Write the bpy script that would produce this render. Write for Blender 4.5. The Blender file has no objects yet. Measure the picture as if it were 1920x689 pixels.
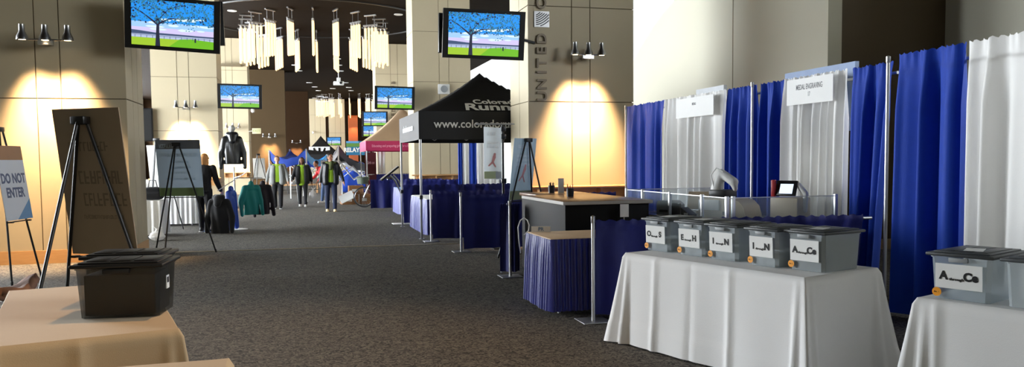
import bpy, bmesh, math, random
from mathutils import Vector, Matrix, Euler, Quaternion
random.seed(7)
S = bpy.context.scene
COL = S.collection
PI = math.pi

# ------------------------------------------------------------------ camera model
YAW, PITCH, ROLL = math.radians(14.75), math.radians(3.26), math.radians(0.55)
F, CX, CY, H = 1500.0, 960.0, 385.0, 1.5
FW = Vector((math.sin(YAW) * math.cos(PITCH), math.cos(YAW) * math.cos(PITCH), -math.sin(PITCH)))
R0 = Vector((math.cos(YAW), -math.sin(YAW), 0))
U0 = R0.cross(FW)
RT = R0 * math.cos(ROLL) - U0 * math.sin(ROLL)
UP = R0 * math.sin(ROLL) + U0 * math.cos(ROLL)

def ray(x, y): return FW + RT * ((x - CX) / F) - UP * ((y - CY) / F)
def atz(x, y, z=0.0):
    d = ray(x, y); t = (z - H) / d.z; return Vector((t * d.x, t * d.y, z))
def aty(x, y, Y):
    d = ray(x, y); t = Y / d.y; return Vector((t * d.x, Y, H + t * d.z))
def atx(x, y, X):
    d = ray(x, y); t = X / d.x; return Vector((X, t * d.y, H + t * d.z))
def ax(x, Y): return aty(x, 300, Y).x

cam = bpy.data.cameras.new('camera'); co = bpy.data.objects.new('camera', cam); COL.objects.link(co)
cam.sensor_width = 36; cam.lens = F / 1920 * 36; cam.shift_y = (CY - 344.5) / 1920; cam.clip_end = 300
m = Matrix((RT, UP, -FW)).transposed().to_4x4(); m.translation = Vector((0, 0, H)); co.matrix_world = m
S.camera = co

# ------------------------------------------------------------------ materials
def lin(c):
    def f(v):
        v /= 255.0
        return v / 12.92 if v <= 0.04045 else ((v + 0.055) / 1.055) ** 2.4
    return (f(c[0]), f(c[1]), f(c[2]), 1)
MC = {}
def M(name, rgb, rough=0.6, metal=0.0, var=0.10, scale=8.0, bump=0.0, bscale=80.0, sheen=0.0, trans=0.0, rgb2=None, stretch=None, spec=0.4):
    if name in MC: return MC[name]
    mt = bpy.data.materials.new(name); mt.use_nodes = True; nt = mt.node_tree; n = nt.nodes; L = nt.links
    b = n['Principled BSDF']; b.inputs['Roughness'].default_value = rough; b.inputs['Metallic'].default_value = metal
    b.inputs['Specular IOR Level'].default_value = spec
    if sheen: b.inputs['Sheen Weight'].default_value = sheen
    tc = n.new('ShaderNodeTexCoord'); src = tc.outputs['Object']
    if stretch:
        mp = n.new('ShaderNodeMapping'); mp.inputs['Scale'].default_value = stretch; L.new(src, mp.inputs['Vector']); src = mp.outputs['Vector']
    nz = n.new('ShaderNodeTexNoise'); nz.inputs['Scale'].default_value = scale; nz.inputs['Detail'].default_value = 4; L.new(src, nz.inputs['Vector'])
    mx = n.new('ShaderNodeMix'); mx.data_type = 'RGBA'
    c = lin(rgb)
    if rgb2 is None:
        a = tuple(max(0, v * (1 - var)) for v in c[:3]) + (1,); d = tuple(min(1, v * (1 + var)) for v in c[:3]) + (1,)
    else: a, d = c, lin(rgb2)
    mx.inputs[6].default_value = a; mx.inputs[7].default_value = d
    L.new(nz.outputs['Fac'], mx.inputs[0]); L.new(mx.outputs[2], b.inputs['Base Color'])
    if bump:
        n2 = n.new('ShaderNodeTexNoise'); n2.inputs['Scale'].default_value = bscale; L.new(src, n2.inputs['Vector'])
        bp = n.new('ShaderNodeBump'); bp.inputs['Strength'].default_value = bump; bp.inputs['Distance'].default_value = 0.01
        L.new(n2.outputs['Fac'], bp.inputs['Height']); L.new(bp.outputs['Normal'], b.inputs['Normal'])
    if trans:
        tr = n.new('ShaderNodeBsdfTranslucent'); L.new(mx.outputs[2], tr.inputs['Color']); ms = n.new('ShaderNodeMixShader'); ms.inputs[0].default_value = trans
        L.new(b.outputs[0], ms.inputs[1]); L.new(tr.outputs[0], ms.inputs[2]); L.new(ms.outputs[0], n['Material Output'].inputs['Surface'])
    MC[name] = mt
    return mt
def ME(name, rgb, strength):
    if name in MC: return MC[name]
    mt = bpy.data.materials.new(name); mt.use_nodes = True; b = mt.node_tree.nodes['Principled BSDF']
    b.inputs['Base Color'].default_value = lin((60, 60, 60)); b.inputs['Emission Color'].default_value = lin(rgb); b.inputs['Emission Strength'].default_value = strength
    MC[name] = mt
    return mt
def MG(name, rgb, clear, rough=0.05):          # see-through plastic or glass sheet
    if name in MC: return MC[name]
    mt = bpy.data.materials.new(name); mt.use_nodes = True; nt = mt.node_tree; n = nt.nodes; L = nt.links
    b = n['Principled BSDF']; b.inputs['Base Color'].default_value = lin(rgb); b.inputs['Roughness'].default_value = rough
    tr = n.new('ShaderNodeBsdfTransparent'); tr.inputs['Color'].default_value = (0.93, 0.95, 0.96, 1)
    tc = n.new('ShaderNodeTexCoord'); nz = n.new('ShaderNodeTexNoise'); nz.inputs['Scale'].default_value = 6; L.new(tc.outputs['Object'], nz.inputs['Vector'])
    mr = n.new('ShaderNodeMapRange'); mr.inputs[3].default_value = max(0, clear - 0.05); mr.inputs[4].default_value = min(1, clear + 0.05); L.new(nz.outputs['Fac'], mr.inputs[0])
    ms = n.new('ShaderNodeMixShader'); L.new(mr.outputs[0], ms.inputs[0]); L.new(b.outputs[0], ms.inputs[1]); L.new(tr.outputs[0], ms.inputs[2])
    L.new(ms.outputs[0], n['Material Output'].inputs['Surface'])
    MC[name] = mt
    return mt

BEIGE = M('beige_panel', (190, 177, 148), 0.55, var=0.04, scale=1.5)
SEAM = M('panel_seam', (120, 108, 86), 0.8)
WALLP = M('wall_paint', (192, 188, 170), 0.7, var=0.03, scale=0.6)
WALLG = M('wall_grey', (225, 226, 222), 0.7, var=0.03, scale=0.6)
BROWNW = M('brown_wall', (72, 58, 40), 0.8, var=0.06, scale=1.0, spec=0.08)
DARKW = M('dark_brown_wall', (48, 32, 18), 0.8, var=0.1, scale=1.0, spec=0.08)
RUST = M('rust_wall', (176, 92, 52), 0.6, var=0.12, scale=0.8)
CEIL = M('ceiling_boards', (17, 11, 7), 0.8, rgb2=(34, 25, 17), scale=1.3, stretch=(0.25, 6.0, 1), bump=0.1, bscale=6, spec=0.03)
WOOD = M('ledge_wood', (196, 148, 96), 0.4, rgb2=(214, 170, 118), scale=6, stretch=(1, 8, 8))
BLACK = M('black_paint', (18, 18, 19), 0.45, var=0.15)
BLACKP = M('black_plastic', (22, 22, 24), 0.38, var=0.12, scale=30)
BLACKC = M('black_cloth', (20, 20, 24), 0.9, var=0.2, bump=0.2, bscale=150, sheen=0.2)
CHROME = M('brushed_steel', (190, 190, 192), 0.28, 1.0, var=0.05)
ALU = M('aluminium_pole', (205, 206, 208), 0.35, 0.85, var=0.04)
WHITEM = M('white_enamel', (228, 228, 226), 0.4, var=0.03)
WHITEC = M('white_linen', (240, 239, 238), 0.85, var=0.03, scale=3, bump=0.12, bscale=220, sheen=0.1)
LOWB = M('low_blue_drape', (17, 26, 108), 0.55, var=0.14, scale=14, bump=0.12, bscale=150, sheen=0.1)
WARMLITC = M('warm_light_linen', (206, 180, 144), 0.85, var=0.03, scale=3, bump=0.12, bscale=220, sheen=0.1)  # white linen with the warm lamp light mixed into its colour
WHITED = M('white_drape', (246, 245, 243), 0.8, var=0.02, scale=4, trans=0.25, bump=0.1, bscale=150)
BLUED = M('blue_drape', (13, 62, 172), 0.72, var=0.12, scale=14, trans=0.12, bump=0.12, bscale=150, sheen=0.15)
NAVYS = M('blue_satin', (20, 28, 122), 0.34, var=0.12, scale=10, bump=0.1, bscale=90, sheen=0.2, spec=0.6)
PAPER = M('white_paper', (240, 240, 238), 0.8, var=0.02)
INK = M('black_ink', (14, 14, 16), 0.6)
GREYINK = M('grey_ink', (120, 120, 122), 0.7)
WHITEINK = M('white_ink', (224, 224, 222), 0.6, var=0.03)
BLUEINK = M('blue_ink', (58, 112, 168), 0.7)
ORANGE = M('orange_sticker', (246, 160, 28), 0.5, var=0.05)
CARD = M('cardboard', (158, 112, 72), 0.8, var=0.1)
GREYP = M('grey_plastic', (150, 154, 156), 0.45, var=0.06)
BEIGEP = M('beige_plastic', (198, 180, 152), 0.45, var=0.05)
GLASS = MG('glass_sheet', (200, 210, 214), 0.88, 0.03)
BINP = MG('bin_plastic', (206, 214, 217), 0.54, 0.22)
LIDP = M('lid_plastic', (62, 65, 67), 0.42, var=0.12, scale=30)
BIND = MG('smoky_bin_plastic', (56, 53, 47), 0.42, 0.25)
BOXDARK = M('dark_folders', (36, 37, 40), 0.7, var=0.2, scale=3, stretch=(60, 1, 1))
LAMP = ME('lit_tube', (255, 210, 140), 2.1)
DOWN = ME('lit_downlight', (255, 236, 200), 9.0)
BULB = ME('lit_bulb', (255, 222, 170), 12.0)

def carpet():
    mt = bpy.data.materials.new('patterned_carpet'); mt.use_nodes = True; nt = mt.node_tree; n = nt.nodes; L = nt.links
    b = n['Principled BSDF']; b.inputs['Roughness'].default_value = 0.95; b.inputs['Specular IOR Level'].default_value = 0.15
    tc = n.new('ShaderNodeTexCoord')
    a = n.new('ShaderNodeTexNoise'); a.inputs['Scale'].default_value = 22; a.inputs['Detail'].default_value = 3; a.inputs['Distortion'].default_value = 2.2; L.new(tc.outputs['Object'], a.inputs['Vector'])
    r = n.new('ShaderNodeValToRGB'); r.color_ramp.elements[0].position = 0.40; r.color_ramp.elements[1].position = 0.60
    r.color_ramp.elements[0].color = lin((58, 55, 55)); r.color_ramp.elements[1].color = lin((114, 107, 94)); L.new(a.outputs['Fac'], r.inputs[0])
    c = n.new('ShaderNodeTexNoise'); c.inputs['Scale'].default_value = 260; L.new(tc.outputs['Object'], c.inputs['Vector'])
    mx = n.new('ShaderNodeMix'); mx.data_type = 'RGBA'; mx.blend_type = 'MULTIPLY'; mx.inputs[0].default_value = 0.6
    L.new(r.outputs[0], mx.inputs[6]); L.new(c.outputs['Color'], mx.inputs[7])
    hs = n.new('ShaderNodeHueSaturation'); hs.inputs['Saturation'].default_value = 0.65; hs.inputs['Value'].default_value = 1.55; L.new(mx.outputs[2], hs.inputs['Color'])
    L.new(hs.outputs[0], b.inputs['Base Color'])
    bp = n.new('ShaderNodeBump'); bp.inputs['Strength'].default_value = 0.35; bp.inputs['Distance'].default_value = 0.006
    L.new(c.outputs['Fac'], bp.inputs['Height']); L.new(bp.outputs['Normal'], b.inputs['Normal'])
    return mt
CARPET = carpet()

# ------------------------------------------------------------------ mesh builder
class MB:
    def __init__(s): s.b = bmesh.new(); s.mats = []; s.cur = 0
    def use(s, mat):
        if mat not in s.mats: s.mats.append(mat)
        s.cur = s.mats.index(mat); return s
    def face(s, pts):
        f = s.b.faces.new([s.b.verts.new(p) for p in pts]); f.material_index = s.cur; return f
    def box(s, c, size, rot=None, bev=0.0):
        r = bmesh.ops.create_cube(s.b, size=1.0); vs = r['verts']
        mt = Matrix.Diagonal((*size, 1))
        if rot is not None: mt = Euler(rot).to_matrix().to_4x4() @ mt
        mt = Matrix.Translation(c) @ mt
        bmesh.ops.transform(s.b, matrix=mt, verts=vs)
        fs = {f for v in vs for f in v.link_faces}
        for f in fs: f.material_index = s.cur
        if bev > 0:
            es = list({e for v in vs for e in v.link_edges})
            q = bmesh.ops.bevel(s.b, geom=es, offset=bev, segments=2, affect='EDGES', profile=0.5)
            for f in q['faces']: f.material_index = s.cur
        return s
    def bb(s, x0, x1, y0, y1, z0, z1, bev=0.0):
        return s.box(((x0 + x1) / 2, (y0 + y1) / 2, (z0 + z1) / 2), (x1 - x0, y1 - y0, z1 - z0), None, bev)
    def tube(s, pts, r, seg=8, r1=None, close=False):
        pts = [Vector(p) for p in pts]; n = len(pts)
        if r1 is None: r1 = r
        rings = []; up = None
        for i, p in enumerate(pts):
            if close: t = (pts[(i + 1) % n] - pts[i - 1])
            elif i == 0: t = pts[1] - p
            elif i == n - 1: t = p - pts[i - 1]
            else: t = (pts[i + 1] - p).normalized() + (p - pts[i - 1]).normalized()
            t = t.normalized() if t.length > 1e-9 else Vector((0, 0, 1))
            if up is None: up = Vector((0, 0, 1)) if abs(t.z) < 0.9 else Vector((1, 0, 0))
            a = t.cross(up)
            if a.length < 1e-6: a = t.orthogonal()
            a.normalize(); b = a.cross(t).normalized(); up = b
            rr = r + (r1 - r) * i / max(1, n - 1)
            rings.append([s.b.verts.new(p + (a * math.cos(2 * PI * k / seg) + b * math.sin(2 * PI * k / seg)) * rr) for k in range(seg)])
        m_ = n if close else n - 1
        for i in range(m_):
            A, B = rings[i], rings[(i + 1) % n]
            for k in range(seg):
                f = s.b.faces.new((A[k], A[(k + 1) % seg], B[(k + 1) % seg], B[k])); f.material_index = s.cur; f.smooth = True
        if not close:
            for R_ in (rings[0][::-1], rings[-1]):
                f = s.b.faces.new(R_); f.material_index = s.cur
        return s
    def lathe(s, prof, c=(0, 0, 0), seg=20, axis=None):
        q = Quaternion() if axis is None else Vector((0, 0, 1)).rotation_difference(Vector(axis))
        c = Vector(c); rings = []
        for (r, z) in prof:
            if r < 1e-6: rings.append([s.b.verts.new(c + q @ Vector((0, 0, z)))])
            else: rings.append([s.b.verts.new(c + q @ Vector((r * math.cos(2 * PI * k / seg), r * math.sin(2 * PI * k / seg), z))) for k in range(seg)])
        for A, B in zip(rings, rings[1:]):
            for k in range(seg):
                k2 = (k + 1) % seg
                if len(A) == 1 and len(B) == 1: continue
                if len(A) == 1: vs = (A[0], B[k2], B[k])
                elif len(B) == 1: vs = (A[k], A[k2], B[0])
                else: vs = (A[k], A[k2], B[k2], B[k])
                try: f = s.b.faces.new(vs); f.material_index = s.cur; f.smooth = True
                except ValueError: pass
        for R_, rev in ((rings[0], True), (rings[-1], False)):
            if len(R_) > 2:
                f = s.b.faces.new(R_[::-1] if rev else R_); f.material_index = s.cur
        return s
    def grid(s, fn, nu, nv, closeu=False, smooth=True):
        V = [[s.b.verts.new(fn(i / nu, j / nv)) for j in range(nv + 1)] for i in range(nu if closeu else nu + 1)]
        for i in range(nu):
            for j in range(nv):
                A, B = V[i], V[(i + 1) % len(V)]
                f = s.b.faces.new((A[j], B[j], B[j + 1], A[j + 1])); f.material_index = s.cur; f.smooth = smooth
        return V
    def prism(s, poly, y0, y1):           # polygon in local XZ, extruded along Y
        A = [s.b.verts.new((p[0], y0, p[1])) for p in poly]; B = [s.b.verts.new((p[0], y1, p[1])) for p in poly]
        n = len(poly)
        for f in [s.b.faces.new(A), s.b.faces.new(B[::-1])] + [s.b.faces.new((A[i], B[i], B[(i + 1) % n], A[(i + 1) % n])) for i in range(n)]:
            f.material_index = s.cur
        return s
    def cap(s, p0, p1, r0, r1, seg=10, fl=None):   # tapered capsule; fl = (sx, sy) flattening about the axis mid
        p0, p1 = Vector(p0), Vector(p1); d = p1 - p0; Ln = d.length
        prof = []
        for k in range(5): a = PI / 2 * k / 4; prof.append((r0 * math.sin(a), -r0 * math.cos(a)))
        for k in range(5): a = PI / 2 * k / 4; prof.append((r1 * math.cos(a), Ln + r1 * math.sin(a)))
        n0 = len(s.b.verts); s.lathe(prof, p0, seg, d if Ln > 1e-6 else None)
        if fl:
            s.b.verts.ensure_lookup_table(); c = (p0 + p1) / 2
            for v in s.b.verts[n0:]: v.co.x = c.x + (v.co.x - c.x) * fl[0]; v.co.y = c.y + (v.co.y - c.y) * fl[1]
        return s
    def ell(s, c, r, seg=14):
        n0 = len(s.b.verts)
        s.lathe([(math.sin(PI * k / 10), -math.cos(PI * k / 10)) for k in range(11)], (0, 0, 0), seg)
        s.b.verts.ensure_lookup_table()
        for v in s.b.verts[n0:]: v.co = Vector((c[0] + v.co.x * r[0], c[1] + v.co.y * r[1], c[2] + v.co.z * r[2]))
        return s
    def mesh(s, name, mat=None, fix=True):
        if fix: bmesh.ops.recalc_face_normals(s.b, faces=s.b.faces[:])
        me = bpy.data.meshes.new(name); s.b.to_mesh(me); s.b.free()
        if name not in ('drape', 'low_drape', 'tablecloth', 'skirt', 'cloth'): me.set_sharp_from_angle(angle=math.radians(42))
        for mm in (s.mats or [mat]): me.materials.append(mm)
        return me
    def build(s, name, mat=None, parent=None, fix=True):
        return link(name, s.mesh(name, mat, fix), parent)

def link(name, me, parent=None):
    o = bpy.data.objects.new(name, me); COL.objects.link(o)
    if parent is not None: o.parent = parent
    return o
def tag(o, label=None, cat=None, group=None, kind=None):
    if label: o['label'] = label
    if cat: o['category'] = cat
    if group: o['group'] = group
    if kind: o['kind'] = kind
    return o
def thing(name, label, cat, loc=(0, 0, 0), rz=0.0, group=None, rot=None):
    o = bpy.data.objects.new(name, None); COL.objects.link(o); o.location = loc; o.rotation_euler = rot if rot else (0, 0, rz); o.empty_display_size = 0.1
    return tag(o, label, cat, group)
def struct(o): o['kind'] = 'structure'; return o
def copy_tree(o, parent=None):
    c = o.copy(); COL.objects.link(c)
    if parent is not None: c.parent = parent
    for ch in [q for q in list(bpy.data.objects) if q.parent == o]: copy_tree(ch, c)
    return c
def bake(o_mb, mods, name, mat):
    me = o_mb.mesh(name, mat); o = bpy.data.objects.new('tmp', me); COL.objects.link(o)
    for t, kw in mods:
        md = o.modifiers.new(t, t)
        for k, v in kw.items(): setattr(md, k, v)
    dg = bpy.context.evaluated_depsgraph_get(); dg.update()
    out = bpy.data.meshes.new_from_object(o.evaluated_get(dg)); out.name = name
    bpy.data.objects.remove(o); bpy.data.meshes.remove(me)
    out.materials.clear(); out.materials.append(mat)
    for p in out.polygons: p.use_smooth = True
    return out
def blob(mb, name, mat, parent=None, vox=0.012, it=4):
    return link(name, bake(mb, [('REMESH', dict(mode='VOXEL', voxel_size=vox)), ('SMOOTH', dict(iterations=it, factor=0.5))], name, mat), parent)
def text(name, body, size, mat, parent, o, xd, yd, ext=0.002, bold=0.0, align='CENTER', mirror=False, wide=1.0, shear=0.0):
    cu = bpy.data.curves.new('t', 'FONT'); cu.body = body; cu.size = size; cu.extrude = ext; cu.offset = bold; cu.align_x = align; cu.align_y = 'CENTER'; cu.resolution_u = 3; cu.shear = shear
    ob = bpy.data.objects.new('t', cu); COL.objects.link(ob); dg = bpy.context.evaluated_depsgraph_get(); dg.update()
    me = bpy.data.meshes.new_from_object(ob.evaluated_get(dg)); bpy.data.objects.remove(ob); bpy.data.curves.remove(cu)
    xd, yd = Vector(xd).normalized(), Vector(yd).normalized(); zd = xd.cross(yd); sx = (-1 if mirror else 1) * wide
    mt = Matrix((xd * sx, yd, zd)).transposed().to_4x4(); mt.translation = Vector(o); me.transform(mt)
    me.materials.clear(); me.materials.append(mat)
    return link(name, me, parent)

# ------------------------------------------------------------------ room shell
XL, ZC, YE = -14.0, 7.4, 81.0
struct(MB().bb(-14.6, 13.5, -6.3, YE + 0.5, -0.2, 0).build('floor', CARPET))
struct(MB().bb(-14.6, 13.5, -6.3, YE + 0.5, ZC, ZC + 0.2).build('ceiling', CEIL))
struct(MB().bb(-14.6, 13.5, -6.3, -6, 0, ZC).build('wall_back', WALLP))
WIN = [13.5 + 5.5 * k for k in range(12)]
mb = MB().use(WALLP); mb.bb(XL - 0.3, XL, -6, 13.5, 0, ZC); mb.bb(XL - 0.3, XL, 79.5, YE, 0, ZC); mb.bb(XL - 0.3, XL, 13.5, 79.5, 6.6, ZC); mb.bb(XL - 0.3, XL, 13.5, 79.5, 0, 0.35)
struct(mb.build('wall_left'))
# tall windows down the left side
for k, y in enumerate(WIN):
    y1 = y + 5.5
    w = struct(bpy.data.objects.new('window_%d' % (k + 1), None)); COL.objects.link(w)
    mb = MB().use(WHITEM)
    for yy in (y + 0.06, (y + y1) / 2, y1 - 0.06): mb.bb(XL - 0.2, XL - 0.05, yy - 0.06, yy + 0.06, 0.35, 6.6)
    for z in (0.4, 2.6, 3.3, 5.0, 6.55): mb.bb(XL - 0.2, XL - 0.05, y, y1, z - 0.05, z + 0.05)
    mb.build('frame', None, w)
    MB().bb(XL - 0.135, XL - 0.125, y, y1, 0.4, 6.55).build('pane', GLASS, w)
# right hand walls: near wall, brown return, far lit wall whose top follows the vault
XR, YB, XN = 8.0, 10.93, 10.2
mb = MB().use(WALLP).bb(XN, XN + 0.3, 6.0, YB, 0, ZC); mb.bb(XN, XN + .3, -6, .6, 0, ZC); mb.bb(XN, XN + .3, .6, 6.0, 0, 4.2); mb.bb(XN, XN + .3, .6, 6.0, 6.6, ZC); struct(mb.build('wall_right'))
w = struct(bpy.data.objects.new('window_%d' % (len(WIN) + 1), None)); COL.objects.link(w)  # unseen window, added to fill the dim camera-facing sides with daylight
mb = MB().use(WHITEM)
for yy in (.65, 2.4, 4.2, 5.95): mb.bb(XN + .08, XN + .2, yy - .05, yy + .05, 4.2, 6.6)
for z in (4.25, 5.4, 6.55): mb.bb(XN + .08, XN + .2, 0.6, 6.0, z - .05, z + .05)
mb.build('frame', None, w); MB().bb(XN + .13, XN + .14, .6, 6.0, 4.2, 6.6).build('pane', GLASS, w)
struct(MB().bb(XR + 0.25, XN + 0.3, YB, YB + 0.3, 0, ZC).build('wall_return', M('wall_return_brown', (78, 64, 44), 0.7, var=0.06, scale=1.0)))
curve = [atx(p[0], p[1], XR) for p in ((1186, 118), (1196, 98), (1208, 78), (1224, 52), (1242, 27), (1264, 2))]
pts = [(YB, 0), (curve[0].y, 0)] + [(c.y, c.z) for c in curve] + [(curve[-1].y - 1.2, ZC), (YB, ZC)]
mb = MB().use(WALLP)
n = len(pts)
A = [mb.b.verts.new((XR, p[0], p[1])) for p in pts]; B = [mb.b.verts.new((XR + 0.25, p[0], p[1])) for p in pts]
mb.b.faces.new(A); mb.b.faces.new(B[::-1])
for i in range(n): mb.b.faces.new((A[i], B[i], B[(i + 1) % n], A[(i + 1) % n]))
ys = atx(1374, 100, XR).y
mb.use(SEAM).bb(XR - 0.003, XR + 0.01, ys - 0.012, ys + 0.012, 0, ZC)
struct(mb.build('wall_right_far'))
struct(MB().bb(11.0, 11.3, YB + 0.3, YE, 0, ZC).build('wall_right_end', WALLG))
struct(MB().bb(XR + 0.25, XN, YB - 0.03, YB, 0, 0.16).build('baseboard_return', M('baseboard', (150, 128, 98), 0.5)))
struct(MB().bb(XL - 0.3, 13.5, YE, YE + 0.3, 0, ZC).build('wall_end', DARKW))

# pillars: panelled boxes with seams
def panels(mb, u0, u1, zs, cuts):
    us = [u0] + cuts + [u1]; g = 0.008
    for a, b in zip(us, us[1:]):
        for z0, z1 in zip(zs, zs[1:]): yield a + (g if a != u0 else 0), b - (g if b != u1 else 0), z0 + (g if z0 > 0 else 0), z1 - g
def pillar(x0, x1, y0, y1, zs, cuts, side=(), mat=BEIGE):
    mb = MB().use(SEAM).bb(x0 + 0.02, x1 - 0.02, y0 + 0.02, y1 - 0.02, 0, ZC)
    mb.use(mat)
    for a, b, c, d in panels(mb, x0, x1, zs, cuts): mb.bb(a, b, y0, y0 + 0.02, c, d); mb.bb(a, b, y1 - 0.02, y1, c, d)
    for a, b, c, d in panels(mb, y0 + 0.02, y1 - 0.02, zs, list(side)): mb.bb(x0, x0 + 0.02, a, b, c, d); mb.bb(x1 - 0.02, x1, a, b, c, d)
    return struct(mb.build('pillar'))
ZS = [0, 0.85, 2.5, 4.18, 5.88, ZC]
def cutx(Y, *px): return [ax(p, Y) for p in px]
L1 = (-4.55, aty(237, 187, 13.4).x, 13.4, 14.75); R1 = (3.94, 5.95, 13.75, 15.0)
pillar(*L1, [0, 2.48, 4.18, 5.88, ZC], cutx(13.4, 74, 120), (13.9, 14.3))
pillar(*R1, [0, 2.53, 4.22, 5.88, ZC], cutx(13.75, 1073, 1107), (14.35,))
L2 = (ax(288, 27), ax(411, 27), 27, 28.6); R2 = (ax(777, 27.3), ax(884, 27.3), 27.3, 28.8)
pillar(*L2, ZS, cutx(27, 337, 359)); pillar(*R2, ZS, cutx(27.3, 826, 844))
L3 = (ax(395, 40.5), ax(468, 40.5), 40.5, 42.2); pillar(*L3, ZS, cutx(40.5, 428, 440))
R3 = (ax(707, 41), ax(775, 41), 41, 42.6); pillar(*R3, ZS, cutx(41, 735, 748))
struct(MB().bb(-7.5, ax(537, 54), 54, 55.5, 0, ZC).build('wall_brown_left', BROWNW))
struct(MB().bb(ax(536, 70), ax(580, 70), 70, 71, 0, ZC).build('wall_brown_far', DARKW))
pillar(ax(582, 78), ax(612, 78), 78, 79, ZS, cutx(78, 592, 602)); pillar(ax(618, 78), ax(648, 78), 78, 79, ZS, cutx(78, 630, 640))
struct(MB().bb(ax(655, 77), ax(672, 77), 77, 77.6, 0, 5.8).build('wall_rust', RUST))
pillar(ax(716, 54.5), ax(766, 54.5), 54.5, 56, ZS, cutx(54.5, 738, 748), mat=BROWNW)
# ledges and base trims
tn = 0
def trim(mb, mat):
    global tn
    tn += 1
    return struct(mb.build('trim_%d' % tn, mat))
def ledge(P, z=1.02, d=0.3, sides=True):
    x0, x1, y0, y1 = P
    mb = MB().bb(x0 - 0.12, x1 + 0.05, y0 - d, y0, z - 0.045, z, 0.008)
    mb.bb(x0 + 0.05, x1 - 0.05, y0 - 0.05, y0, z - 0.25, z - 0.045)
    for k in range(4):
        x = x0 + 0.15 + (x1 - x0 - 0.3) * k / 3; mb.prism([(x - 0.02, z - 0.05), (x + 0.02, z - 0.05), (x + 0.02, z - 0.22), (x - 0.02, z - 0.22)], y0 - d + 0.05, y0)
    trim(mb, WOOD)
for P in (R1, L2, R2, L3): ledge(P)
trim(MB().bb(L1[0], L1[1] + 0.015, L1[2] - 0.015, L1[2], 0, 0.2), WOOD)
trim(MB().bb(L1[1], L1[1] + 0.015, L1[2] - 0.015, L1[3], 0, 0.2), WOOD)
a, b = atz(395, 472), atz(795, 459.5)
mb = MB(); dv = (b - a); mb.box(((a + b) / 2) + Vector((0, 0, 0.004)), (dv.length + 1.2, 0.06, 0.008), (0, 0, math.atan2(dv.y, dv.x))); trim(mb, M('threshold_metal', (170, 160, 140), 0.4, 0.7))
mb = MB(); cc = Vector((ax(596, 34.8), 34.8, 0))
mb.tube([(cc.x + 4.6 * math.cos(2 * PI * k / 64), cc.y + 4.6 * math.sin(2 * PI * k / 64), ZC) for k in range(64)], 0.05, 6, close=True); trim(mb, BLACK)
mb = MB(); mb.bb(ax(411, 40.2), ax(457, 40.2), 39.9, 40.5, 6.05, 6.12); trim(mb, SEAM)
mb = MB(); p0, p1, p2 = aty(735, 98, 42.8), aty(768, 122, 42.8), aty(735, 170, 42.8)
mb.prism([(p0.x, p0.z), (p1.x + .2, p1.z), (p1.x + .2, p2.z), (p0.x, p2.z)], 42.75, 43.3); trim(mb, BEIGE)

# downlights
def downlight(p, r, i):
    t = thing('ceiling_downlight', DL_LABELS[i], 'ceiling light', (p.x, p.y, ZC))
    MB().lathe([(r * 0.86, -0.012), (r * 1.1, -0.02), (r * 1.12, 0), (r * 0.9, 0)], (0, 0, 0), 20).build('ring', WHITEM, t)
    MB().lathe([(0, -0.011), (r * 0.88, -0.011), (r * 0.88, -0.004), (0, -0.004)], (0, 0, 0), 20).build('diffuser', DOWN, t)
DLP = [(435, 20), (747, 27), (553.6, 122), (560.6, 132.7), (632, 110), (635, 122), (638, 133), (580, 155), (590, 163), (597, 170), (624, 166), (648, 155), (654, 164), (658, 170), (590, 184)]
DL_LABELS = ['round ceiling downlight above the left video screens, left of the front chandelier', 'round ceiling downlight right of the front chandelier', 'small ceiling light just under the front chandelier, upper one of the left pair', 'small ceiling light under the front chandelier, lower one of the left pair', 'small ceiling light right of centre, nearest of the row of three', 'small ceiling light right of centre, middle of the row of three', 'small ceiling light right of centre, last of the row of three',
             'ceiling light of the far left row, nearest the viewer', 'ceiling light of the far left row, second from the viewer', 'ceiling light of the far left row, third from the viewer', 'dim ceiling light by itself left of the hanging projector', 'ceiling light of the far right row, nearest the viewer', 'ceiling light of the far right row, second from the viewer', 'ceiling light of the far right row, third from the viewer', 'farthest single ceiling light above the white end pillars']
for i, p in enumerate(DLP): downlight(atz(p[0], p[1], ZC), 0.16 if i < 2 else 0.2, i)
def lamp(kind, name, loc, energy, color, size=0.2, target=None, spot=None, blend=0.5):
    l = bpy.data.lights.new(name, kind); l.energy = energy; l.color = color
    if kind == 'AREA': l.size = size
    else: l.shadow_soft_size = size
    if kind == 'SPOT': l.spot_size = spot; l.spot_blend = blend
    o = bpy.data.objects.new(name, l); COL.objects.link(o); o.location = loc
    if target is not None: o.rotation_euler = (Vector(target) - Vector(loc)).to_track_quat('-Z', 'Y').to_euler()
    return o
WARM = (1.0, 0.66, 0.36)

# ------------------------------------------------------------------ pendant chandeliers
def pendant_unit():
    t = thing('pendant_light', 'x', 'hanging light')
    MB().bb(-0.28, 0.28, -0.03, 0.03, -0.05, 0.0).build('ceiling_bar', CHROME, t)
    for x in (-0.18, 0.18): MB().tube([(x, 0, -0.04), (x, 0, -0.40)], 0.012, 6).build('rod', CHROME, t)
    MB().bb(-0.34, 0.34, -0.025, 0.025, -0.44, -0.39).build('tube_bar', CHROME, t)
    for k in range(4):
        x = -0.24 + 0.16 * k
        tb = MB().lathe([(0.0, -1.78 - 0.03 * k), (0.046, -1.74 - 0.03 * k), (0.046, -0.53), (0.0, -0.50)], (x, 0, 0), 10).build('glass_tube', LAMP, t)
        MB().lathe([(0.045, -0.54), (0.05, -0.44), (0.02, -0.43)], (x, 0, 0), 8).build('socket', CHROME, tb)
    return t
proto = pendant_unit(); first = True
ORD = ['first', 'second', 'third', 'fourth', 'fifth', 'sixth', 'seventh', 'eighth', 'ninth', 'tenth', 'eleventh']
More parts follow.
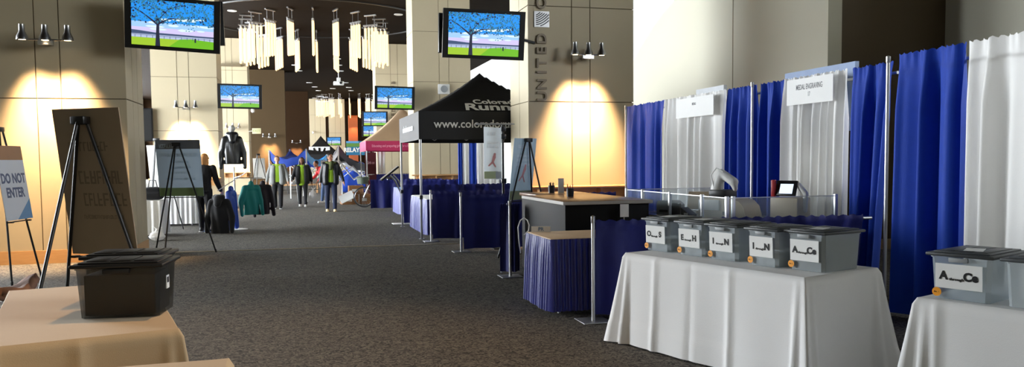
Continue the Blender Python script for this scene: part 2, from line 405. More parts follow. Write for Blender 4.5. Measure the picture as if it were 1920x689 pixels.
def ring(cx, cy, R_, N, which, off):
    global first
    items = []
    for k in range(N):
        a = off + 2 * PI * k / N; items.append((cx + R_ * math.cos(a), cy + R_ * math.sin(a), a))
    for side in (0, 1):
        sub = sorted([i for i in items if (i[1] >= cy) == bool(side)])
        for j, (x, y, a) in enumerate(sub):
            o = proto if first else copy_tree(proto); first = False
            o.location = (x, y, ZC); o.rotation_euler = (0, 0, a)
            o['label'] = '%s glowing tube pendant from the left on the %s side of the %s chandelier ring' % (ORD[j], 'far' if side else 'near', which)
            o['group'] = 'tube pendants of the %s chandelier' % which
ring(ax(596, 34.8), 34.8, 2.75, 20, 'front', math.radians(-90 - 11.5 + 9))
ring(ax(658, 74), 74.0, 2.7, 20, 'rear', math.radians(-90 - 4))

# ------------------------------------------------------------------ television screens
SKY1, SKY2, HAZE = ME('screen_sky', (24, 136, 226), 1.0), ME('screen_sky_pale', (150, 190, 240), 1.0), ME('screen_haze', (196, 186, 226), 1.0)
GRS, GRS2, TRK, LEAF, WATER, TREEL = ME('screen_grass', (150, 188, 40), 0.95), ME('screen_meadow', (104, 176, 24), 0.95), ME('screen_trunk', (34, 38, 66), 0.6), ME('screen_leaf', (52, 122, 150), 0.8), ME('screen_water', (172, 184, 214), 0.95), ME('screen_treeline', (66, 84, 120), 0.8)
CLOUD = ME('screen_cloud', (206, 226, 246), 1.0)
def screen_mesh():
    rs = random.Random(3); mb = MB(); w, h = 1.14, 0.66; d = [0.0]
    def q(mat, pts):
        d[0] -= 0.00002; mb.use(mat).face([(p[0] * w - w / 2, d[0], p[1] * h - h / 2) for p in pts])
    for k in range(12):
        a = k / 12; z0 = 0.28 + 0.72 * a; z1 = 0.28 + 0.72 * (a + 1 / 12)
        q(HAZE if k < 2 else SKY2 if k < 4 else SKY1, [(0, z0), (1, z0), (1, z1), (0, z1)])
    for k in range(14):
        x, z = rs.random() * .9 + .05, 0.36 + rs.random() * 0.28; a_, b_ = rs.uniform(.04, .12), rs.uniform(.015, .035)
        q(CLOUD, [(x + a_ * math.cos(t * PI / 4), z + b_ * math.sin(t * PI / 4)) for t in range(8)])
    q(TREEL, [(0, .24), (1, .24), (1, .275), (.6, .285), (.3, .29), (.1, .32), (0, .33)])
    q(WATER, [(0, .17), (1, .17), (1, .245), (0, .245)])
    q(GRS, [(0, 0), (1, 0), (1, .17), (0, .17)]); q(GRS2, [(.45, 0), (1, 0), (1, .17), (.72, .2), (.58, .18)])
    for k in range(14): q(TREEL, [(.04 + k * .07, .17), (.046 + k * .07, .17), (.046 + k * .07, .23), (.04 + k * .07, .23)])
    q(TREEL, [(0, .225), (1, .21), (1, .218), (0, .233)])
    q(TRK, [(.285, 0), (.345, 0), (.335, .3), (.335, .45), (.35, .62), (.295, .62), (.30, .45), (.295, .3)])
    def br(x0, z0, x1, z1, t):
        t *= 1.8
        q(TRK, [(x0, z0 - t), (x1, z1 - t * .4), (x1, z1 + t * .4), (x0, z0 + t)])
    br(.31, .48, .14, .70, .016); br(.14, .70, .02, .82, .010); br(.33, .5, .46, .62, .014); br(.46, .62, .66, .64, .008)
    br(.325, .58, .24, .98, .010); br(.335, .6, .44, .82, .010); br(.44, .82, .62, .95, .007); br(.32, .6, .33, .98, .008); br(.28, .8, .14, .97, .006)
    for k in range(900):
        x = rs.random(); z = 0.5 + rs.random() * .5
        if rs.random() > (0.35 + 0.75 * (z - .5) + (0.25 if .55 < x < .8 else 0)): continue
        s_ = rs.uniform(.006, .019); a = rs.random() * PI
        q(LEAF if rs.random() < .75 else TRK, [(x + s_ * math.cos(a + t * PI / 2) * (1 if t % 2 else .6), z + s_ * 1.5 * math.sin(a + t * PI / 2)) for t in range(4)])
    for k in range(30):
        x, z = rs.gauss(.72, .06), rs.gauss(.58, .1); s_ = .012
        if .3 < z < .98: q(LEAF, [(x - s_, z), (x, z - s_), (x + s_, z), (x, z + s_)])
    q(TRK, [(.765, .13), (.785, .13), (.785, .21), (.775, .23), (.765, .21)])
    return mb.mesh('screen', None, fix=False)
SCREEN = screen_mesh()
for p in SCREEN.polygons: p.use_smooth = False
def tv(label, loc, rot=(0, 0, 0), sc=1.0, anchor=None, mx=0.0):
    t = thing('television', label, 'television', loc, rot=rot); t.scale = (sc, sc, sc)
    MB().bb(-0.66, 0.66, -0.035, 0.05, -0.385, 0.385, 0.008).build('housing', BLACKP, t)
    mb = MB().use(BLACK)
    for a in ((-0.66, 0.66, 0.345, 0.385), (-0.66, 0.66, -0.385, -0.345), (-0.66, -0.58, -0.345, 0.345), (0.58, 0.66, -0.345, 0.345)): mb.bb(a[0], a[1], -0.048, -0.036, a[2], a[3])
    mb.build('bezel', None, t)
    sc_ = link('screen', SCREEN, t); sc_.location = (0, -0.037, 0)
    if anchor is not None:
        rm = Matrix.LocRotScale(Vector(loc), Euler(rot), Vector((sc, sc, sc))).inverted()
        p = rm @ Vector(anchor); mb = MB(); mb.box((mx, 0.06, 0), (0.2, 0.03, 0.3)); mb.tube([(mx, 0.07, 0), (mx, p.y * .8, 0), tuple(p)] if p.y > 0.15 else [(mx, 0.07, 0), (mx, 0.12, 0), tuple(p)], 0.025, 8)
        mb.build('wall_mount', BLACK, t)
    return t
R = math.radians
p = aty(325, 46, 12.95); tv('large screen showing a tree by water, nearest on the left above the big easel', p, (R(9), R(3.0), 0), 1.0, (L1[1] + 0.005, 13.75, p.z), -.52)
p = aty(322, 50, 13.3); tv('dark edge of a screen mounted back to back behind the nearest left screen', (p.x + 0.17, 13.36, p.z + .06), (R(4), R(2), R(180)), 0.88, (L1[1] + .005, 14.3, p.z))
p = aty(907, 65, 13.0); tv('large screen showing a tree by water, mounted at the left edge of the lettered pillar', p, (R(8), R(1.5), R(-4)), 1.03, (R1[0] + 0.12, 13.745, p.z), .56)
p = aty(897, 67, 13.5); tv('pale rear edge of a screen mounted back to back behind the lettered pillar screen', (p.x - .13, 13.45, p.z), (R(4), R(-2), R(180)), .86, (R1[0] - .005, 14.2, p.z))
p = aty(450, 181, 26.6); tv('second screen on the left, above the clothing rack', p, (R(6), R(1), 0), 1.0, (L2[1] + 0.005, 27.4, p.z))
p = aty(740, 184, 26.9); tv('second screen on the right, above the pink canopy', p, (R(6), R(1), 0), 1.0, (R2[0] - 0.005, 27.6, p.z))
p = aty(703, 223, 40.3); tv('third screen on the right, topmost of the stack of three far screens', p, (R(5), 0, 0), 0.95, (R3[0] + .1, 40.99, p.z))
p = aty(698, 246, 51); tv('middle one of the stack of three far screens', p, (R(5), 0, 0), 0.95, (p.x, 54.5, p.z))
p = aty(704, 258, 64); tv('lowest and smallest of the stack of three far screens', p, (R(5), 0, 0), 0.95, (p.x, 66.6, p.z + .2))
p = aty(626, 265, 69); tv('farthest screen, in front of the white end pillars above the pop-up canopies', p, (R(5), 0, 0), 0.92, (p.x, 69.6, p.z + .2))
mb = MB(); q0 = aty(266, 203, 26.9); q1 = aty(288, 265, 26.9)
t = thing('wall_panel_screen', 'blank black upright panel beyond the near left pillar', 'screen', ((q0.x + q1.x) / 2 - .15, 26.9, (q0.z + q1.z) / 2))
hw, hh = (q1.x - q0.x) / 2 + .15, (q0.z - q1.z) / 2
MB().bb(-hw, hw, -0.05, 0.04, -hh, hh, 0.01).build('housing', BLACKP, t); MB().bb(-hw + .04, hw - .04, -0.056, -0.051, -hh + .04, hh - .04).build('glass', BLACK, t)
MB().tube([(hw - .3, 0.05, 0), (hw + 0.02, 0.3, 0)], 0.03).build('bracket', BLACK, t)

# ------------------------------------------------------------------ pillar spotlights
def spots(label, cx, yface, z, w, power, cone=72, n=3, blend=1.0, d=0.36):
    t = thing('spotlight_bar', label, 'spotlight', (cx, yface - d, z))
    MB().tube([(-w, 0, 0), (w, 0, 0)], 0.012, 8).build('bar', CHROME, t)
    mb = MB(); mb.bb(-0.1, 0.1, -0.03, 0.03, -0.07, -0.01); mb.tube([(0, 0, -0.03), (0, d, -0.03)], 0.014, 6); mb.build('arm', CHROME, t)
    for k in range(n):
        x = -w * 0.82 + 2 * w * 0.82 * k / max(1, n - 1)
        h = MB().lathe([(0.0, 0.19), (0.04, 0.19), (0.042, 0.09), (0.075, 0.02), (0.082, -0.03), (0.07, -0.032), (0.0, -0.02)], (x, -0.03, 0.02), 14).build('lamp_head', CHROME, t)
        MB().lathe([(0.0, -0.022), (0.062, -0.022), (0.062, -0.028), (0, -0.028)], (x, -0.03, 0.02), 12).build('bulb', BULB, h)
        lamp('SPOT', 'spot_lamp', (cx + x, yface - d - 0.03, z - 0.04), power, WARM, 0.10, (cx + x * 0.12, yface - 0.03, z - 1.9), R(cone), blend)
p = aty(88, 76, 13.1); spots('bar of three spotlights on the near left pillar', p.x, 13.4, p.z, 0.36, 720)
p = aty(1102, 103, 13.4); spots('bar of three spotlights on the lettered right pillar', p.x, 13.75, p.z, 0.30, 720)
p = aty(349, 202, 26.7); spots('bar of three spotlights on the second left pillar', p.x, 27, p.z, 0.34, 1500)
p = aty(437, 240, 40.2); spots('bar of three spotlights on the third left pillar', p.x, 40.5, p.z, 0.34, 1500)
p = aty(505, 257, 53.7); spots('bar of three spotlights on the far brown wall', p.x, 54, p.z, 0.45, 900)
p = aty(556, 268, 69.7); spots('pair of spotlights on the farthest dark wall', p.x, 70, p.z, 0.4, 1200, n=2)
p = aty(664, 240, 76.6); lamp('SPOT', 'spot_lamp', (p.x, 76.3, p.z + 0.4), 130, (1, .6, .3), 0.05, (p.x, 77, p.z - 1.2), R(95), 0.9)

# ------------------------------------------------------------------ lettering on the right pillar and its far twin
SIGNM = M('sign_metal', (132, 120, 102), 0.5, 0.2, var=0.05)
def united(P, px, pys, Y, s, label):
    z0 = aty(px, pys, Y).z; x = aty(px, 150, Y).x
    t = thing('building_sign', label, 'sign', (x, Y, z0))
    def tx(body, z): text('letter', body, 0.30 * s, SIGNM, t, (0, -0.025, z), (0, 0, 1), (-1, 0, 0), 0.02, 0.006, wide=1.05)
    z = 0.0
    for c in 'UNITED': tx(c, z * s); z += 0.26 if c != 'I' else 0.2
    zg = (z + 0.16) * s
    mb = MB().use(CHROME); mb.bb(-0.17 * s, 0.17 * s, -0.02, 0, zg - 0.17 * s, zg + 0.17 * s)
    mb.build('logo_plate', None, t)
    mb = MB().use(BLACK)
    for k in range(7):
        a = -0.16 + 0.05 * k
        ln = []
        for j in range(7):
            u = j / 6; ln.append((( -0.13 + 0.29 * u) * s, -0.022, zg + (a + 0.17 * u * u - 0.04 + 0.03 * k * u) * s * .8))
        for A_, B_ in zip(ln, ln[1:]):
            if abs(A_[2] - zg) < .15 * s and abs(B_[2] - zg) < .16 * s: mb.box(((A_[0] + B_[0]) / 2, -0.024, (A_[2] + B_[2]) / 2), (math.dist(A_, B_), 0.006, 0.02 * s), (0, -math.atan2(B_[2] - A_[2], B_[0] - A_[0]), 0))
    mb.build('logo_stripes', None, t)
    z += 0.48
    for c in 'CLUB': tx(c, z * s); z += 0.26
    return t
united(R1, 1016, 181, 13.75, 0.82, 'raised metal letters and striped globe running up the near right pillar')
united(R3, 737, 248, 41, 0.9, 'raised letters and globe on the far right pillar below the second screen')

# ------------------------------------------------------------------ drapes, pipes
def drape_mesh(L_, h, folds, amp, seed, head=0.09, sqz=(0, 0), z0=0.03, ruf=1.0):
    rs = random.Random(seed); ph = [rs.random() * 6.28 for _ in range(5)]; fr = [folds, folds * 1.63, folds * 0.47, folds * 3.1]
    mb = MB()
    def fn(u, v):                         # v 0 bottom, 1 top
        z = z0 + (h - z0) * v; dn = 1 - v
        x = L_ * (u * (1 - (sqz[0] + sqz[1]) * dn) + sqz[0] * dn)
        warp = u + 0.035 * math.sin(2 * PI * u * 2 + ph[4]) + 0.012 * dn * math.sin(9 * u + ph[1])
        top = min(1.0, max(0, (h - z) / 0.5)); a = amp * 1.25 * (0.35 + 0.65 * top) * (1 + 0.2 * dn)
        y = a * (math.sin(2 * PI * fr[0] * warp + ph[0]) + 0.45 * math.sin(2 * PI * fr[1] * warp + ph[1]) + 0.5 * math.sin(2 * PI * fr[2] * warp + ph[2]))
        hd = max(0, 1 - abs(h - z) / (head * 1.6)); y += 0.012 * ruf * hd * math.sin(2 * PI * fr[3] * u + ph[3])
        dz = 0.010 * ruf * max(0, 1 - (h - z) / 0.05) * math.sin(2 * PI * fr[3] * 1.3 * u)
        d2 = 0.012 * math.sin(PI * min(1, max(0, (h - z) / head)))     # pocket bulge round the pipe
        return (x, y - d2, z + dz)
    mb.grid(fn, max(24, int(folds * 14)), 28)
    return mb
def drape(label, p0, p1, h, mat, folds, amp=0.035, seed=1, sqz=(0, 0), cat='drape', group=None, name='drape', z0=0.03):
    p0, p1 = Vector(p0), Vector(p1); d = p1 - p0
    me = drape_mesh(d.length, h, folds, amp, seed, sqz=sqz, z0=z0).mesh(name, mat)
    o = link(name, me); o.location = (p0.x, p0.y, 0); o.rotation_euler = (0, 0, math.atan2(d.y, d.x))
    return tag(o, label, cat, group)
def upright(label, x, y, h, group=None, base=True, rz=0):
    t = thing('drape_upright', label, 'pole', (x, y, 0), rz, group)
    MB().tube([(0, 0, 0.006), (0, 0, h)], 0.018, 10).build('pole', ALU, t)
    MB().bb(-0.14, 0.14, -0.14, 0.14, 0.001, 0.009, 0.002).build('base_plate', ALU, t)
    MB().lathe([(0.019, h - 0.06), (0.022, h - 0.05), (0.022, h), (0.0, h + 0.012)], (0, 0, 0), 10).build('cap', CHROME, t)
    return t
XD, HT = 5.62, 2.42
def yx(px, py): return atx(px, py, XD).y
Yd = {k: yx(*v) for k, v in dict(a=(1200, 190), b=(1248, 187), c=(1365, 172), d=(1420, 162), d2=(1428, 161), e=(1476, 153), f=(1595, 128), g=(1678, 115)).items()}
gb = 'back wall drapes of the booths'
OFF = 0.0
drape('blue drape at the far end of the back wall, beside the lettered pillar', (XD, Yd['b'] + .02, 0), (XD, Yd['a'] + .55, 0), HT, BLUED, 5, 0.03, 3, group=gb)
drape('bright white drape with a small sign, farther of the two signed ones', (XD - .02, Yd['c'], 0), (XD - .02, Yd['b'], 0), HT, WHITED, 7, 0.035, 4, group=gb)
drape('blue drape just left of the middle pole', (XD, Yd['d'] + .03, 0), (XD, Yd['c'], 0), HT, BLUED, 3.5, 0.04, 5, group=gb)
drape('blue drape just right of the middle pole', (XD, Yd['e'], 0), (XD, Yd['d2'] - .03, 0), HT, BLUED, 3.5, 0.04, 6, group=gb)
drape('white drape with the engraving sign pinned on it', (XD - .02, Yd['f'], 0), (XD - .02, Yd['e'], 0), HT, WHITED, 8, 0.035, 7, (0.05, 0), group=gb)
drape('blue drape with a gap beside the near tall pole', (XD, Yd['g'], 0), (XD, Yd['f'], 0), HT, BLUED, 3.5, 0.035, 8, (0.34, 0), group=gb)
XD2 = 5.40
drape('large dark blue drape, nearest blue one on the right', (XD2, atx(1822, 85, XD2).y + .04, 0), (XD2, atx(1690, 101, XD2).y, 0), HT + .02, BLUED, 3.0, 0.05, 9, (0, -0.04), group=gb)
drape('white drape at the right edge behind the nearest bins', (XD2 - .02, 3.2, 0), (XD2 - .02, atx(1822, 85, XD2).y, 0), HT + .02, WHITED, 9, 0.045, 12, group=gb)
for (y, lb, xx, hh) in ((Yd['g'] - .10, 'tall pole beside the gap between the blue drapes', XD - .16, HT + .03), ((Yd['d'] + Yd['d2']) / 2, 'slim pole between two blue drapes in the middle of the back wall', XD - .1, HT + .02), (Yd['a'] + .62, 'pole at the far end of the back wall drapes', XD, HT + .02)):
    upright(lb, xx, y, hh, 'tall drape poles')
def rod(label, p0, p1, r=0.016, mat=ALU, name='drape_crossbar', cat='rod'):
    return tag(MB().tube([p0, p1], r, 8).build(name, mat), label, cat)
rod('thin rail behind the top of the near white drape', (XD2 + .07, 3.2, HT - .1), (XD2 + .07, Yd['g'] - .3, HT - .1))
rod('long rail behind the tops of the far drapes', (XD + .08, Yd['g'] + .05, HT - .1), (XD + .08, Yd['a'] + .5, HT - .1))
# booth signs pinned to the white drapes
def booth_sign(label, p0, p1, lines, x):
    a, b = atx(p0[0], p0[1], x), atx(p1[0], p1[1], x)
    t = thing('booth_sign', label, 'sign', (x, (a.y + b.y) / 2, (a.z + b.z) / 2)); w, hh = abs(a.y - b.y) / 2, abs(a.z - b.z) / 2
    MB().bb(-0.003, 0.003, -w, w, -hh, hh).build('card', PAPER, t)
    for k, (s_, sz) in enumerate(lines): text('lettering', s_, sz, GREYINK, t, (-0.004, 0, 0.045 - 0.085 * k), (0, -1, 0), (0, 0, 1), 0.0005, 0.001, wide=0.62)
booth_sign('white card with small grey print on the farther white drape', (1268, 188), (1338, 215), [('MEDALS', 0.05)], XD - .11)
booth_sign('white card reading medal engraving on the nearer white drape', (1476, 152), (1562, 189), [('MEDAL ENGRAVING', 0.085), ('17', 0.07)], XD - .11)
# grey sign boards behind drape tops
mb = MB(); a, b = atx(1475, 147, XD + .25), atx(1607, 124, XD + .25)
tag(mb.box((XD + .25, (a.y + b.y) / 2, a.z - .32), (0.05, abs(a.y - b.y), 0.75)).build('sign_board', M('slate_blue_board', (140, 158, 190), 0.6)), 'blue-grey board showing above the engraving drape', 'board')
mb = MB(); a, b = atx(1308, 178, XD + .25), atx(1360, 166, XD + .25)
tag(mb.box((XD + .25, (a.y + b.y) / 2, a.z - .30), (0.05, abs(a.y - b.y), 0.75)).build('sign_board', M('pale_grey_board', (196, 200, 204), 0.6)), 'pale grey board showing above the farther white drape', 'board')

# low side rails
HL = 0.93
gl = 'low blue side drapes'
def low(label, p0, p1, seed, folds, sq=(0, 0), amp=0.03):
    o = drape(label, p0, p1, HL, LOWB, folds, amp, seed, sq, 'drape', gl, 'low_drape', 0.05)
    return o
low('low dark blue drape behind the five letter bins', (2.62, 6.93, 0), (5.30, 6.66, 0), 21, 6, (0, 0.03))
upright('near low pole at the end of the drape beside the blue skirted table', 2.585, 6.90, 0.97, 'low drape poles')
rod('low rail stub reaching the tall pole', (5.28, 6.74, 0.89), (5.44, 6.72, 0.89))
s2 = atz(957, 519); low('low dark blue drape beside the black counter, under the leaning easel', (s2.x - .10, s2.y + .10, 0), (2.73, s2.y + .10, 0), 22, 2.5)
upright('low pole in front of the black counter with a square foot', s2.x, s2.y, 0.97, 'low drape poles')
s3 = atz(865, 473); low('low blue drape in the middle, widest face toward the aisle', (s3.x + .03, s3.y, 0), (5.2, s3.y, 0), 23, 5, amp=0.022)
upright('white low pole at the corner of the widest low drape', s3.x, s3.y, 0.97, 'low drape poles')
s4 = atz(808, 453); low('low blue drape just behind the black canopy leg', (s4.x + .03, 14.62, 0), (3.86, 14.62, 0), 24, 4)
upright('low pole nearest the black canopy leg', s4.x, 14.62, 0.95, 'low drape poles')
q = atz(775, 352, HL); low('low blue drape at the back of the black canopy', (q.x, 18.6, 0), (5.3, 18.6, 0), 25, 6)
q = atz(762, 338, HL); low('low blue drape far behind the black canopy', (q.x, q.y, 0), (q.x + 3.0, q.y, 0), 26, 7)
q = atz(697, 338, HL); low('low blue drape behind the red bicycle', (q.x, q.y + .6, 0), (q.x + 2.2, q.y + .6, 0), 27, 6)
q = atz(700, 327, HL); low('farther low blue drape, beyond the red bicycle', (q.x, q.y, 0), (q.x + 3.2, q.y, 0), 28, 8)
# tall drapes seen under the black canopy
yb = 23.0
for k, (a, b, mt, lb) in enumerate(((859, 867, BLUED, 'narrow blue drape strip at the left of the drapes under the canopy'), (867, 880, WHITED, 'white drape left of the wide blue one under the canopy'), (880, 894, BLUED, 'bright blue drape between two white ones under the canopy'), (894, 936, WHITED, 'white drape behind the hanging banner under the canopy'))):
    xa, xb = ax(a, yb), ax(b, yb)
    drape(lb, (xa, yb, 0), (xb, yb, 0), HT, mt, max(2, (xb - xa) * 5), 0.02, 30 + k, group='drapes under the canopy')
tag(MB().tube([(ax(948, 10.6), 10.6, 0.62), (ax(936, 10.2), 10.15, 0.01)], 0.014, 8).build('loose_pole', ALU), 'loose silver pole leaning against the low blue drapes', 'pole')

# ------------------------------------------------------------------ table cloths and skirted tables
def cloth(label, corner, rz, w, d, h, mat, seed, creases=(), flare=0.06, cat='tablecloth', name='tablecloth', bulge=0.07):
    """corner = local origin (x along w, y along d)"""
    rs = random.Random(seed); mb = MB(); per = 2 * (w + d); ph = [rs.random() * 6 for _ in range(6)]
    N, V, rc = 420, 24, 0.03
    def base(s):
        s = s % per
        if s < w: return Vector((s, 0)), Vector((0, -1)), min(s, w - s)
        s -= w
        if s < d: return Vector((w, s)), Vector((1, 0)), min(s, d - s)
        s -= d
        if s < w: return Vector((w - s, d)), Vector((0, 1)), min(s, w - s)
        s -= w
        return Vector((0, d - s)), Vector((-1, 0)), min(s, d - s)
    cs = [0, w, w + d, 2 * w + d, per]
    def fn(u, v):
        s = u * per; p, nrm, e = base(s)
        # smooth the normal near the corners
        for c, n0, n1 in ((0, Vector((-1, 0)), Vector((0, -1))), (w, Vector((0, -1)), Vector((1, 0))), (w + d, Vector((1, 0)), Vector((0, 1))), (2 * w + d, Vector((0, 1)), Vector((-1, 0))), (per, Vector((-1, 0)), Vector((0, -1)))):
            if abs(s - c) < 0.10:
                t = (s - c + 0.10) / 0.20; nrm = (n0 * (1 - t) + n1 * t).normalized()
                cr = 1 - abs(s - c) / 0.10
                break
        else: cr = 0
        if v == 0: q = p - nrm * 0.02; return (q.x, q.y, h)
        t = v; o = flare * t ** 1.2 * (0.3 if cr == 0 else 0.3 + 0.9 * cr)
        if cr > 0: o += bulge * t * (0.55 + 0.45 * math.cos(2 * PI * (s - cs[min(range(5), key=lambda i: abs(cs[i] - s))]) / 0.065)) * (0.35 + cr)
        o += 0.012 * t * math.sin(s * 5.1 + ph[0]) + 0.009 * t * math.sin(s * 11.3 + ph[1])
        for k, c in enumerate(creases):
            dd = abs(s - c)
            if dd < 0.06: o += (0.010 + 0.016 * t) * (1 - dd / 0.06) ** 1.5 * (1 if k % 2 == 0 else -.5)
        if t > .78: o += .004
        q = p + nrm * o
        return (q.x, q.y, h - 0.005 - (h - 0.017) * t)
    Vs = mb.grid(fn, N, V, closeu=True)
    top = mb.b.faces.new([c[0] for c in Vs]); top.smooth = False
    o = mb.build(name, mat); o.location = (corner[0], corner[1], 0); o.rotation_euler = (0, 0, rz)
    return tag(o, label, cat)
HTB = 0.74
t1a, t1b = atz(1168, 474, HTB), atz(1510, 522, HTB)
d1 = (t1b - t1a); RZ1 = math.atan2(d1.y, d1.x)
cloth('white tablecloth on the long table carrying five letter bins', t1a, RZ1, d1.length, 0.80, HTB, WHITEC, 2, (0.38, 0.75, 1.12))
RZ2 = RZ1 + R(4)
t2a = atz(1712, 558, HTB)
cloth('white tablecloth on the nearest right table with the A through Ce bin at its corner', t2a, RZ2, 1.8, 0.78, HTB, WHITEC, 5, (0.12, 0.62, 1.15), 0.06)
fr, bl = atz(343, 617, HTB), atz(42, 539, HTB); br_ = atz(318, 576, HTB)
ul = (br_ - fr).normalized(); ang = math.atan2(ul.y, ul.x) - PI / 2
ang = math.atan2(1.72, -.42) - PI / 2
wl = 0.80
fl = fr - Vector((math.cos(ang), math.sin(ang), 0)) * wl
cloth('white tablecloth tinted for warm light on the left table carrying two dark bins', fl, ang, wl, 1.75, HTB, WARMLITC, 8, (0.38,), 0.05)
c3 = atz(437, 670, HTB); a3 = R(2)
o3 = c3 - Vector((math.cos(a3), math.sin(a3), 0)) * 1.6 - Vector((-math.sin(a3), math.cos(a3), 0)) * 1.2
cloth('white tablecloth corner tinted for warm light at the bottom edge, nearest the viewer', o3, a3, 1.6, 1.2, HTB, WARMLITC, 9, (), 0.04)

def skirted(label, x0, x1, y0, y1, h, top_mat, skirt_mat, seed, rz=0, pleat=0.055, cat='table'):
    t = thing('skirted_table', label, cat, (x0, y0, 0), rz); w, d = x1 - x0, y1 - y0
    MB().bb(0, w, 0, d, h - 0.03, h, 0.004).build('tabletop', top_mat, t)
    for px, py in ((.12, .12), (w - .12, .12), (.12, d - .12), (w - .12, d - .12)): MB().tube([(px, py, 0.0), (px, py, h - 0.03)], 0.015, 8).build('leg', ALU, t)
    per = 2 * (w + d); rs = random.Random(seed); ph = rs.random() * 6
    def pt(s):
        if s < w: return Vector((s, 0)), Vector((0, -1))
        s -= w
        if s < d: return Vector((w, s)), Vector((1, 0))
        s -= d
        if s < w: return Vector((w - s, d)), Vector((0, 1))
        s -= w
        return Vector((0, d - s)), Vector((-1, 0))
    n = int(per / 0.0115)
    def fn(u, v):
        s = u * per * 0.9999; p, nr = pt(s); g = 0.35 + 0.65 * min(1, v / 0.25)
        o = 0.016 + g * (0.014 * math.sin(2 * PI * s / pleat + 0.8 * math.sin(s * 7 + ph)) + 0.008 * math.sin(s * 23 + ph)) + 0.03 * v
        q = p + nr * o; return (q.x, q.y, h - 0.004 - (h - 0.05) * v)
    mb = MB(); mb.grid(fn, n, 8, closeu=True); mb.build('skirt', skirt_mat, t)
    return t
b1 = atz(1036, 450, HTB)
skirted('blue skirted table with a pale wooden top beside the near low pole', b1.x, b1.x + 1.62, b1.y + 0.06, b1.y + 0.86, HTB, M('pale_wood_top', (226, 190, 150), 0.45, var=0.05), NAVYS, 3)
b2 = atz(791, 372, HTB)
skirted('blue skirted table with a white top under the black canopy', 2.36, 3.5, 15.5, 17.6, HTB, WHITEM, NAVYS, 4)
b3 = atz(745, 353, HTB); skirted('light blue skirted table behind the curved display stand', b3.x, b3.x + .8, b3.y - .6, b3.y + .8, HTB, M('blue_top', (90, 130, 190), 0.5), NAVYS, 5)
# white skirted tables on the far left
skirted('white skirted table just past the near left pillar', -5.2, ax(300, 17.6) , 17.5, 18.25, HTB, WHITEM, WHITEC, 6, pleat=0.12)
skirted('long white skirted table behind the blue-grey easel poster', ax(285, 20.5), ax(366, 20.5), 20.4, 21.15, HTB, WHITEM, WHITEC, 7, pleat=0.12)

